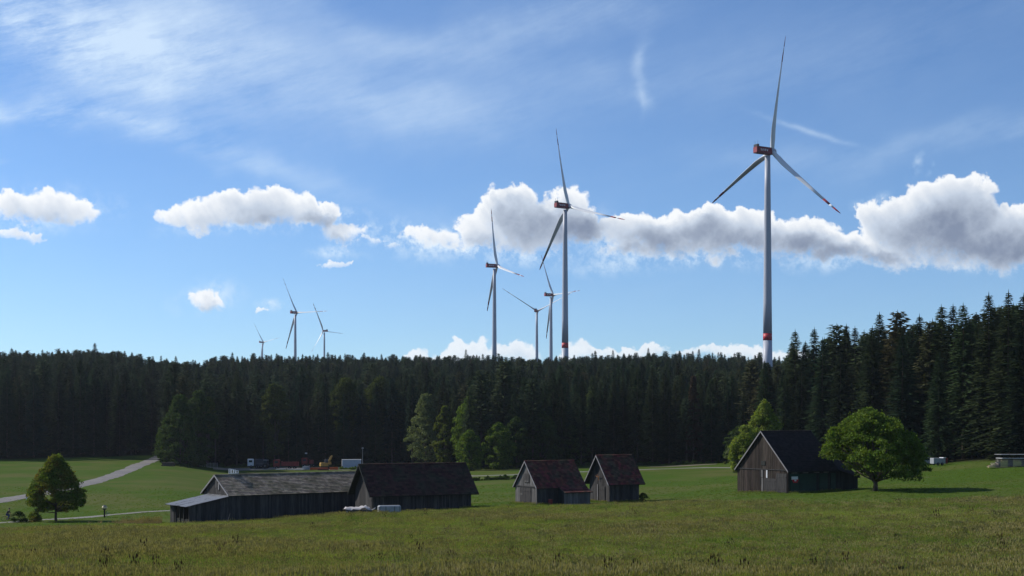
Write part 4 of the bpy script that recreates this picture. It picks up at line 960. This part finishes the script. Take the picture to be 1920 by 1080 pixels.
for seg in ((1.2,2,3,5,7,9,12,16,20,28,36,46.5),(51.5,54.5)):
    p_ = blade_piece(seg, M_turb); _w.add(p_.v, p_.f, M_turb)
_w.mats[:] = [mat('blade_coating', (.55,.57,.60), (.50,.52,.55), .08, .45, spec=.35)]; ME_blade = _w.mesh('blade', True); ME_b1 = blade_piece((46.5,49,51.5), M_band).mesh('red_band', True); ME_b2 = blade_piece((54.5,57,59,60), M_band).mesh('red_tip', True)
def tprof(z): return float(np.interp(z, [0,12,45,90,138], [3.1,2.75,2.35,1.95,1.45]))
def prof(zs): return [(tprof(z), z) for z in zs]
ME_tw = MB(); 
for zs in ((0,6,12,25,39.5),(43.2,60,80,100,120,138.2)): ME_tw.lathe(prof(zs), M_turb, 28)
ME_tw = ME_tw.mesh('tower', True); ME_tb = MB().lathe([(r+.01,z) for r,z in prof((39.5,43.2))], M_red, 28).mesh('red_ring', True)
def strokes():
    b = MB()
    for x0, x1 in ((-6.2,-5.8),(-5.5,-5.1),(-4.4,-4.0),(-3.5,-3.1),(-2.9,-3.1),(-2.2,-1.7),(-1.3,-1.7)):
        b.add([(x0-.18,0,1.0),(x0+.18,0,1.0),(x1+.18,0,-.9),(x1-.18,0,-.9)], [(0,3,2,1)], M_white)
    return b
def turbine(label, hx, hy, d, psi, ang):
    """hx, hy: the hub in the photo; psi: heading of the rotor axis; ang: first blade, degrees clockwise from up"""
    X = WX(hx, d); hz = (HY - hy)/F*d; ps = R(psi); base = hz - 141.2
    o = thing('wind_turbine', label, 'wind turbine', (X - 3.1*cos(ps), d - 3.1*sin(ps), base), ps, 'wind turbines on the wooded ridge')
    def part(name, me_, par, M=None):
        c = bpy.data.objects.new(name, me_); COL.objects.link(c); c.parent = par
        if M is not None: c.matrix_local = M
        return c
    t_ = part('tower', ME_tw, o); part('red_ring', ME_tb, t_)
    n_ = part('nacelle', ME_nac, o, Matrix.Translation((0,0,141)))
    for nm_, me_ in (('roof_panel', ME_nact), ('cooler', ME_cool), ('lettering', ME_let), ('rear_panel', ME_rear), ('mast', ME_mast)): part(nm_, me_, n_)
    Mh = Matrix.Translation((3.1,0,141.2)) @ Matrix.Rotation(R(-4),4,'Y')
    part('hub', ME_hub, o, Mh)
    for q in range(3):
        b = part('blade', ME_blade, o, Mh @ Matrix.Rotation(R(ang + 120*q),4,'X')); part('red_band', ME_b1, b); part('red_tip', ME_b2, b)
    return o
ME_nac = MB().bbox((-8.6,-1.8,-1.7),(2.0,1.8,1.6), M_nac, .35).mesh('nacelle'); ME_nact = MB().bbox((-8.4,-1.6,1.603),(1.7,1.6,1.85), M_dark, .12).mesh('roof_panel')
ME_cool = MB().bbox((-8.4,-1.6,1.853),(-7.0,1.6,2.9), M_dark, .15).mesh('cooler'); ME_rear = MB().box((-8.66,-1.5,-1.4),(-8.603,1.5,1.3), mat('rear_red', (.30,.05,.06), (.24,.04,.05), 1, .6)).mesh('rear_panel')
_l = strokes(); ME_let = MB()
ME_let.add([(x*1.0, -1.83, z*.62) for x, y, z in _l.v], [f[::-1] for f in _l.f], M_white); ME_let = ME_let.mesh('lettering')
ME_mast = MB().tube([(-8.0,.8,2.9),(-8.0,.8,4.8)],.06,M_dark,5).tube([(-7.4,-.8,2.9),(-7.4,-.8,5.0)],.06,M_dark,5).mesh('mast')
_h = Matrix.Rotation(R(90),4,'Y')
ME_hub = MB().lathe([(1.4,-1.8),(1.75,-1.2),(1.85,0),(1.75,1.0),(1.35,2.0),(.7,2.7),(.15,2.95)], M_turb, 20, _h).mesh('hub', True)
turbine('largest wind turbine with red nacelle, standing tall over the right barn', 1447.5, 284, 688, 29.7, 11.3)
turbine('second largest wind turbine, red ring low on its tower, before the grey cloud', 1066, 386.5, 916, 34.8, -13.4)
turbine('wind turbine with slim tower left of the second largest one, one blade upright', 932.5, 498.5, 1265, 22.3, -13.7)
turbine('wind turbine with short nacelle just left of the second largest tower, right blade level', 1037.3, 553, 1553, 27.1, -29.8)
turbine('wind turbine facing squarely away, its two upper blades spread in a wide V', 1007.5, 583.5, 1760, 76, -57)
turbine('tallest of the three small wind turbines on the left, one blade pointing right', 556.6, 586.2, 1844, 52.2, -29.2)
turbine('smallest and farthest wind turbine, barely clearing the treetops on the left', 494, 641.7, 3010, 48, -38)
turbine('small wind turbine facing the viewer, rightmost of the three on the left', 606, 620.5, 2560, 142.3, -28.1)

# ------------------------------------------------------------------ construction yard and other small things
def wheel(o, x, y, r=.5, w=.3, name='wheel', z=None):
    c = MB().lathe([(r*.5,-w/2),(r*.93,-w/2),(r,-w*.3),(r,w*.3),(r*.93,w/2),(r*.5,w/2)], M_black, 16, Matrix.Rotation(R(90),4,'X')).obj(name, o, loc=(x,y,r if z is None else z))
    MB().lathe([(.05,-w/2-.01),(r*.48,-w/2+.02),(r*.48,w/2-.02),(.05,w/2+.01)], M_grey, 12, Matrix.Rotation(R(90),4,'X')).obj('rim', c); return c
def car(label, px, d, rz, body):
    o = thing('parked_car', label, 'car', P(px, d, .12), rz)
    b = MB(); b.prism([(-.85,.3),(.85,.3),(.88,.75),(.8,.92),(-.8,.92),(-.88,.75)], -2.1, 2.1, body).obj('body', o)
    vs = [(-1.5,-.75,.92),(1.1,-.75,.92),(1.1,.75,.92),(-1.5,.75,.92),(-1.15,-.62,1.45),(.4,-.62,1.45),(.4,.62,1.45),(-1.15,.62,1.45)]
    MB().add(vs, [(0,1,5,4),(1,2,6,5),(2,3,7,6),(3,0,4,7)], M_glass).obj('window', o); MB().bbox((-1.15,-.63,1.452),(.42,.63,1.50), body, .02).obj('roof', o)
    for x in (-1.3,1.3):
        for y in (-.82,.82): wheel(o, x, y, .33, .2)
    for y in (-.6,.6): MB().box((2.101,y-.15,.6),(2.13,y+.15,.75), M_white).obj('headlight', o)
    return o
car('white car parked at the yard edge behind the dark barn roof', 703, 398, R(5), M_white)
car('second white car, parked right of the first, above the dark barn roof', 779, 392, R(-8), M_white)
car('small silver car at the foot of the trees, right of the round tree', 1736, 270, R(8), M_grey)
def truck(label, px, d, rz, cabm, bodym, Lb=6.0, kind='tipper'):
    o = thing('truck', label, 'truck', P(px, d, .15), rz)
    MB().bbox((0,-1.2,.8),(2.0,1.2,3.0), cabm, .15).obj('cab', o); MB().box((-.02,-.95,1.9),(-.001,.95,2.7), M_glass).obj('windscreen', o)
    MB().box((.4,-1.215,1.9),(1.5,-1.201,2.6), M_glass).obj('side_window', o); MB().box((.0,-1.1,.45),(.4,1.1,.8), M_dark).obj('bumper', o)
    MB().box((.5,-.5,.6),(2.2+Lb,.5,.85), M_dark).obj('chassis', o)
    if kind == 'tipper':
        b = MB(); x0, x1 = 2.5, 2.2+Lb; b.box((x0,-1.25,1.0),(x1,1.25,1.15),bodym).box((x0,-1.25,1.153),(x1,-1.15,2.3),bodym).box((x0,1.15,1.153),(x1,1.25,2.3),bodym).box((x0,-1.147,1.153),(x0+.1,1.147,2.5),bodym).box((x1-.1,-1.147,1.153),(x1,1.147,2.2),bodym); b.obj('tipping_body', o)
        for x in np.linspace(x0+.5, x1-.3, 5): MB().box((x-.06,-1.33,1.0),(x+.06,-1.252,2.3),bodym).obj('rib', o)
    elif kind == 'mixer':
        MB().lathe([(.5,-2.4),(1.15,-1.2),(1.25,0),(1.0,1.3),(.45,2.4)], bodym, 18, Matrix.Translation((4.9,0,2.2)) @ Matrix.Rotation(R(78),4,'Y')).obj('drum', o, smooth=True)
    else: MB().bbox((2.4,-1.2,.95),(2.2+Lb,1.2,2.9), bodym, .1).obj('box_body', o)
    for x in (1.1, 3.6+Lb*.25, 1.0+Lb):
        for y in (-1.05,1.05): wheel(o, x, y, .5, .32)
    return o
truck('red tipper truck with red cab and ribbed dump body in the yard', 513, 401, R(4), M_dkred, M_dkred, 5.6)
truck('white-cabbed truck with dark body at the left end of the yard', 464, 408, R(12), M_white, M_dark, 3.0, 'box')
truck('dark red truck standing farther back, behind the red tipper', 566, 421, R(2), M_dkred, M_dkred, 1.6)
# dark tractor
o = thing('tractor', 'dark tractor between the white-cabbed truck and the red tipper', 'tractor', P(494,406,.15), R(170))
MB().bbox((0,-.5,.7),(2.4,.5,1.6), M_dark, .1).obj('bonnet', o); c = MB().box((-1.5,-.7,1.0),(-.1,.7,1.6), M_dark).box((-1.5,-.7,2.6),(-.1,.7,2.75), M_grey); [c.box((x-.05,y-.05,1.602),(x+.05,y+.05,2.598),M_dark) for x in (-1.4,-.2) for y in (-.6,.6)]; c.obj('cab', o); MB().box((-1.3,-.55,1.605),(-.3,.55,2.59), M_glass).obj('cab_glass', o)
for y in (-.9,.9): wheel(o, -.9, y, .85, .45); wheel(o, 1.9, y, .5, .3)
# lamp tripod behind the trucks
o = thing('site_lamp', 'small white site lamp on a stand behind the red trucks', 'lamp', P(574,424,.1)); MB().tube([(0,0,0),(0,0,4.2)],.06,M_dark,6).obj('pole', o); MB().bbox((-.35,-.2,4.2),(.35,.2,4.6),M_white,.05).obj('lamp_head', o)
for a in (0,2.1,4.2): MB().tube([(cos(a)*.8,sin(a)*.8,0),(0,0,1.4)],.04,M_dark,5).obj('leg', o)
# excavator
o = thing('excavator', 'yellow-brown excavator with folded arm raised beside the mound', 'excavator', P(609,402,.1), R(20))
for y in (-1.1,1.1): MB().prism([(y-.3,.0),(y+.3,0),(y+.3,.8),(y-.3,.8)], -1.6, 1.6, M_black).obj('track', o)
MB().bbox((-1.5,-1.1,.9),(.9,1.1,2.0), M_yellow, .15).obj('body', o); MB().bbox((-.1,-1.05,2.003),(.9,-.1,3.0), M_dark, .1).obj('cab', o)
for pts_, r_, nm_ in (([(.9,.3,1.6),(2.0,.3,3.8),(2.4,.3,4.2)],[.28,.25,.2],'boom'),([(2.4,.3,4.2),(1.9,.3,2.9),(1.7,.3,2.2)],[.2,.18,.14],'arm')): MB().tube(pts_, r_, M_yellow, 6).obj(nm_, o)
MB().prism([(0,1.4),(.75,1.4),(.75,2.2),(.3,2.3)], 1.4, 2.1, M_yellow).obj('bucket', o)
# orange beams on the ground
for i, (px, d, ln_, hh, m_) in enumerate(((598,396,5.4,.5,M_orange),(606,393.5,3.4,.45,M_dkred),(626,396,2.6,.7,M_orange))):
    o = thing('steel_beam', ('long orange beam lying in the yard before the excavator','short red beam lying nearest the grey roof in the yard','stubby orange beam at the foot of the weedy mound')[i], 'steel beam', P(px, d, .12), R(4+i*3))
    MB().box((-ln_/2,-.3,0),(ln_/2,.3,.12),m_).obj('flange', o); MB().box((-ln_/2,-.06,.123),(ln_/2,.06,hh-.003),m_).obj('web', o); MB().box((-ln_/2,-.3,hh),(ln_/2,.3,hh+.12),m_).obj('flange', o)
o = thing('pipe_stack', 'stack of bluish-grey pipes between the trucks and the orange beams', 'pipe stack', P(574,396,.12), R(88))
for i, (a, z) in enumerate(((-.9,.3),(-.3,.3),(.3,.3),(.9,.3),(-.6,.82),(0,.82),(.6,.82))): MB().lathe([(.2,-1.5),(.3,-1.5),(.3,1.5),(.2,1.5)], M_grey, 12, Matrix.Translation((0,a,z)) @ Matrix.Rotation(R(90),4,'Y')).obj('pipe', o)
M_concp = mat('pale_concrete', (.42,.41,.39), (.32,.31,.30), 2, .9)
for i, px in enumerate((527, 548, 562)):
    o = thing('concrete_slab', ('left','middle','right')[i] + ' one of three flat pale concrete slabs laid before the red tipper', 'concrete slab', P(px, 394.5-i*.5, .12), R(3*i))
    MB().bbox((-1.5,-.8,0),(1.5,.8,.28), M_concp, .03).obj('slab', o); MB().box((-1.2,-.7,-.1),(-1.0,.7,-.003), M_wooddark).obj('bearer', o); MB().box((1.0,-.7,-.1),(1.2,.7,-.003), M_wooddark).obj('bearer', o)
# container
o = thing('site_container', 'white site container with pale roof edge on the mound beside the mast', 'container', P(659,402,.35), R(9))
M_cont = mat('container_white', (.34,.38,.46), (.30,.34,.42), 1, .5)
MB().bbox((-2.9,-1.2,0),(2.9,1.2,2.6), M_cont, .04).obj('body', o); MB().box((-3.0,-1.3,2.603),(3.0,1.3,2.75), M_white).obj('roof', o)
for x in (-2.95, 2.83): MB().box((x,-1.27,0),(x+.12,-1.203,2.6), M_white).obj('corner_post', o)
for i in range(14): MB().box((-2.6+i*.4,-1.235,.15),(-2.4+i*.4,-1.202,2.45), M_cont).obj('corrugation', o)
MB().box((-3.0,-.9,.1),(-2.903,.9,2.4), M_white).obj('door', o)
MB().box((-2.7,-1.0,-.9),(2.7,1.0,-.003), M_wooddark).obj('plinth', o)
o = thing('mast', 'thin grey mast with a small head right of the white container', 'mast', P(680,400,.1)); MB().tube([(0,0,-.3),(0,0,3),(0,0,6.4)],[.09,.07,.05],M_grey,8).obj('pole', o); MB().bbox((-.3,-.15,6.4),(.3,.15,6.75),M_grey,.05).obj('lamp_head', o); MB().bbox((-.3,-.3,0),(.3,.3,1.3),M_dark,.05).obj('switch_box', o)
# mesh fence
o = thing('mesh_fence', 'pale wire-mesh fence at the left end of the yard', 'fence', P(391,400), R(-12))
for i in range(6): MB().tube([(-3+i*1.2,0,-.3),(-3+i*1.2,0,1.6)],.05,M_grey,6).obj('post', o)
mf = MB()
for i in range(31): mf.box((-3+i*.2-.012,-.012,.1),(-3+i*.2+.012,.012,1.5),M_grey)
for j in range(8): mf.box((-3,.014,.1+j*.2-.012),(3,.036,.1+j*.2+.012),M_grey)
mf.obj('mesh_panel', o, 'stuff')
# log pile at the forest corner
o = thing('log_pile', 'dark pile of logs on the grass at the forest corner by the road', 'log pile', P(316,372), R(15)); rr = random.Random(3)
for i in range(14):
    z = .22 + (i//6)*.36; y = (i%6)*.4 + (i//6)*.2 - 1; MB().tube([(-1.8+rr.uniform(-.3,.3),y,z),(1.6+rr.uniform(-.4,.4),y,z)],.19,M_bark,9).obj('log', o)
# grey shed and timber at the right
o = thing('trailer_box', 'low grey box trailer with red end at the foot of the right stand', 'trailer', P(1760,262,.1), R(10))
MB().bbox((-1.5,-.8,.35),(1.1,.8,1.5), M_grey, .05).obj('box_body', o); MB().bbox((1.103,-.8,.35),(1.6,.8,1.5), M_dkred, .05).obj('red_end', o); MB().box((.6,-.85,1.503),(1.2,.85,1.62), M_white).obj('lid', o)
for x in (-.6,.3): wheel(o, x, -.85, .3, .2); wheel(o, x, .85, .3, .2)
o = thing('lumber_stack', 'long untidy stack of sawn boards under pale sheets at the right edge', 'lumber stack', P(1889,229,-.05), R(3)); rr = random.Random(12)
M_b1 = mat('sawn_board', (.42,.36,.31), (.26,.22,.19), 3, .9, (1,4,4)); M_b2 = mat('sawn_board_fresh', (.50,.36,.20), (.42,.28,.15), 3, .9, (1,4,4))
for j in range(7):
    for i in range(6):
        x0 = -3.4 + j*.36 + rr.uniform(-.7,.6); x1 = 5.5 + rr.uniform(-1,1); y = -1.0 + i*.34; z = .08 + j*.2
        MB().box((x0,y,z),(x1,y+.29,z+.07), M_b2 if (j == 0 and i == 0) else (M_dkred if rr.random() < .06 else M_b1), Matrix.Rotation(rr.uniform(-.025,.025),4,'Z')).obj('board', o)
    for x in (-1.8,.5,3.0): MB().box((x,-.93,z+.073),(x+.1,.95,z+.197), M_wooddark).obj('spacer', o)
MB().box((-3.9,-1.15,.02),(-.4,-.8,.14), M_b2).obj('board', o)
MB().box((-1.6,-1.25,1.62),(.1,1.2,1.68), M_white).obj('cover_sheet', o); MB().box((.4,-1.25,1.60),(6,1.2,1.66), M_white).obj('cover_sheet', o)
for x in (-1.2,1.6,4.4):
    MB().box((x,-1.1,1.7),(x+.12,-.98,2.28), M_wooddark).obj('post', o); MB().box((x,1.0,1.7),(x+.12,1.12,2.28), M_wooddark).obj('post', o)
MB().box((-1.8,-1.35,2.283),(6.2,1.35,2.36), M_tin).obj('shelter_roof', o)

# way-mark post on the left path
o = thing('waymark_post', 'dark post with a cream oval cap standing on the left path', 'post', P(196,181,.05)); MB().box((-.09,-.09,-.3),(.09,.09,1.2),M_wooddark).obj('post', o)
MB().lathe([(.05,1.203),(.30,1.25),(.36,1.38),(.32,1.5),(.12,1.56)], mat('cream_enamel', (.80,.66,.42), rough=.4), 18).obj('cap', o, smooth=True); MB().lathe([(.32,1.562),(.2,1.66),(.05,1.70)], M_dark, 18).obj('lid', o); MB().lathe([(.26,1.08),(.30,1.2)], M_dark, 18).obj('collar', o)
MB().box((.3,-.03,-.2),(.36,.03,.9),M_grey).obj('rail', o); MB().box((.28,-.05,.5),(.75,-.031,.62),M_grey).obj('board', o)
for lab, px, d in (('low white marker post beside the road left of the maple', 50, 218), ('low orange-banded marker post beside the road behind the maple', 148, 245)):
    o = thing('marker_post', lab, 'marker post', P(px, d)); MB().prism([(-.06,-.2),(.06,-.2),(.05,.95),(-.05,1.02)], -.08, .08, M_white).obj('post', o); MB().box((-.085,-.066,.7),(.085,-.061,.85), M_orange if px > 100 else M_dark).obj('band', o)

# ------------------------------------------------------------------ cyclist
def skin_body(name, joints, edges, m, parent):
    me_ = bpy.data.meshes.new(name); me_.from_pydata([j[0] for j in joints], edges, []); o = bpy.data.objects.new(name, me_); COL.objects.link(o); o.parent = parent
    me_.materials.append(m); md = o.modifiers.new('skin', 'SKIN'); md.use_smooth_shade = True
    for i, j in enumerate(joints): me_.skin_vertices[0].data[i].radius = (j[1], j[1])
    me_.skin_vertices[0].data[0].use_root = True
    s = o.modifiers.new('sub', 'SUBSURF'); s.levels = 1; s.render_levels = 1; return o
M_skin = mat('skin', (.42,.24,.17), rough=.6); M_jean = mat('blue_trousers', (.02,.045,.14), (.03,.06,.18), 6, .9); M_jack = mat('dark_jacket', (.022,.024,.028), (.04,.04,.045), 6, .9)
cp = P(15, 171.5, .1); crz = R(4)
bike = thing('bicycle', 'dark bicycle ridden along the left path beside the round bush', 'bicycle', cp, crz)
for x in (-.52, .52):
    w_ = MB(); ring = []; nn = 24
    for k in range(nn+1): ring.append((.33*cos(2*pi*k/nn), 0, .33*sin(2*pi*k/nn)))
    w_.tube(ring, .022, M_black, 6, cap=False); c = w_.obj('wheel', bike, loc=(x,0,.35))
    for k in range(8): MB().tube([(0,0,0),(.32*cos(k*pi/4),0,.32*sin(k*pi/4))],.004,M_grey,4).obj('spoke', c)
fr = MB()
for a, b in (((-.52,0,.35),(-.08,0,.32)),((-.52,0,.35),(-.2,0,.82)),((-.08,0,.32),(-.2,0,.86)),((-.2,0,.80),(.36,0,.86)),((-.08,0,.32),(.37,0,.78)),((.34,0,.98),(.52,0,.35))): fr.tube([a,b],.02,M_dkred,6)
fr.obj('frame', bike); MB().tube([(.30,-.28,1.02),(.34,-.1,1.0),(.34,.1,1.0),(.30,.28,1.02)],.016,M_black,6).obj('handlebar', bike); MB().bbox((-.33,-.08,.86),(-.08,.08,.93),M_black,.03).obj('saddle', bike); MB().lathe([(.02,-.02),(.09,-.02),(.09,.02),(.02,.02)],M_grey,12,Matrix.Translation((-.08,0,.32)) @ Matrix.Rotation(R(90),4,'X')).obj('crank', bike)
person = thing('person', 'person in dark jacket and blue trousers leaning forward on a bicycle', 'person', cp, crz)
J = [((-.18,0,1.00),.13), ((-.08,0,1.16),.125), ((.04,0,1.33),.13), ((.12,0,1.45),.085), ((.16,0,1.53),.05), ((.19,0,1.60),.085), ((.205,0,1.69),.09), ((.20,0,1.76),.05),
     ((.12,-.18,1.41),.06), ((.20,-.24,1.18),.045), ((.30,-.26,1.06),.032), ((.12,.18,1.41),.06), ((.20,.24,1.18),.045), ((.30,.26,1.06),.032),
     ((-.10,-.10,.95),.09), ((.16,-.11,.72),.065), ((-.05,-.11,.30),.045), ((.06,-.11,.24),.035), ((-.10,.10,.95),.09), ((.20,.11,.88),.065), ((.03,.11,.48),.045), ((.14,.11,.42),.035),
     ((.235,0,1.67),.02)]
E = [(0,1),(1,2),(2,3),(3,4),(4,5),(5,6),(6,7),(3,8),(8,9),(9,10),(3,11),(11,12),(12,13),(0,14),(14,15),(15,16),(16,17),(0,18),(18,19),(19,20),(20,21),(6,22)]
body = skin_body('body', J, E, M_skin, person)
skin_body('jacket', [(p, r*1.16) for p, r in (J[0],J[1],J[2],J[3],J[8],J[9],((.27,-.257,1.10),.034),J[11],J[12],((.27,.257,1.10),.034))], [(0,1),(1,2),(2,3),(3,4),(4,5),(5,6),(3,7),(7,8),(8,9)], M_jack, person)
skin_body('trousers', [(p, r*1.2) for p, r in (J[0],J[14],J[15],((-.03,-.11,.36),.047),J[18],J[19],((.05,.11,.54),.047))], [(0,1),(1,2),(2,3),(0,4),(4,5),(5,6)], M_jean, person)
MB().lathe([(.10,1.68),(.112,1.73),(.10,1.79),(.06,1.83),(.01,1.84)], M_jack, 14, Matrix.Translation((.195,0,0))).obj('cap', person, smooth=True)
for y in (-.11,.11):
    z = .24 if y < 0 else .42; x = .02 if y < 0 else .10; MB().bbox((x-.1,y-.045,z-.07),(x+.17,y+.045,z+.03), M_black, .03).obj('shoe', person)
for y in (-.26,.26):
    for k in range(5): MB().tube([(.29,y-.035+k*.018,1.055),(.335,y-.035+k*.018,1.045),(.345,y-.035+k*.018,1.015)],.009,M_skin,5).obj('finger', person)

# ------------------------------------------------------------------ haze
USE_HAZE = True
if USE_HAZE:
    hb = MB().box((-2600,-300,-30),(2600,4200,430), M_white); hm = bpy.data.materials.new('haze_air'); hm.use_nodes = True; n = hm.node_tree.nodes; n.clear()
    pv = n.new('ShaderNodeVolumePrincipled'); pv.inputs['Density'].default_value = 0.00004; pv.inputs['Color'].default_value = (.75,.85,1,1); pv.inputs['Anisotropy'].default_value = .3
    mo = n.new('ShaderNodeOutputMaterial'); hm.node_tree.links.new(pv.outputs[0], mo.inputs['Volume'])
    hb.mats[:] = [hm]; hb.obj('haze', None, 'stuff')
print('trees', len(trees), 'named', len(best) + len(named))
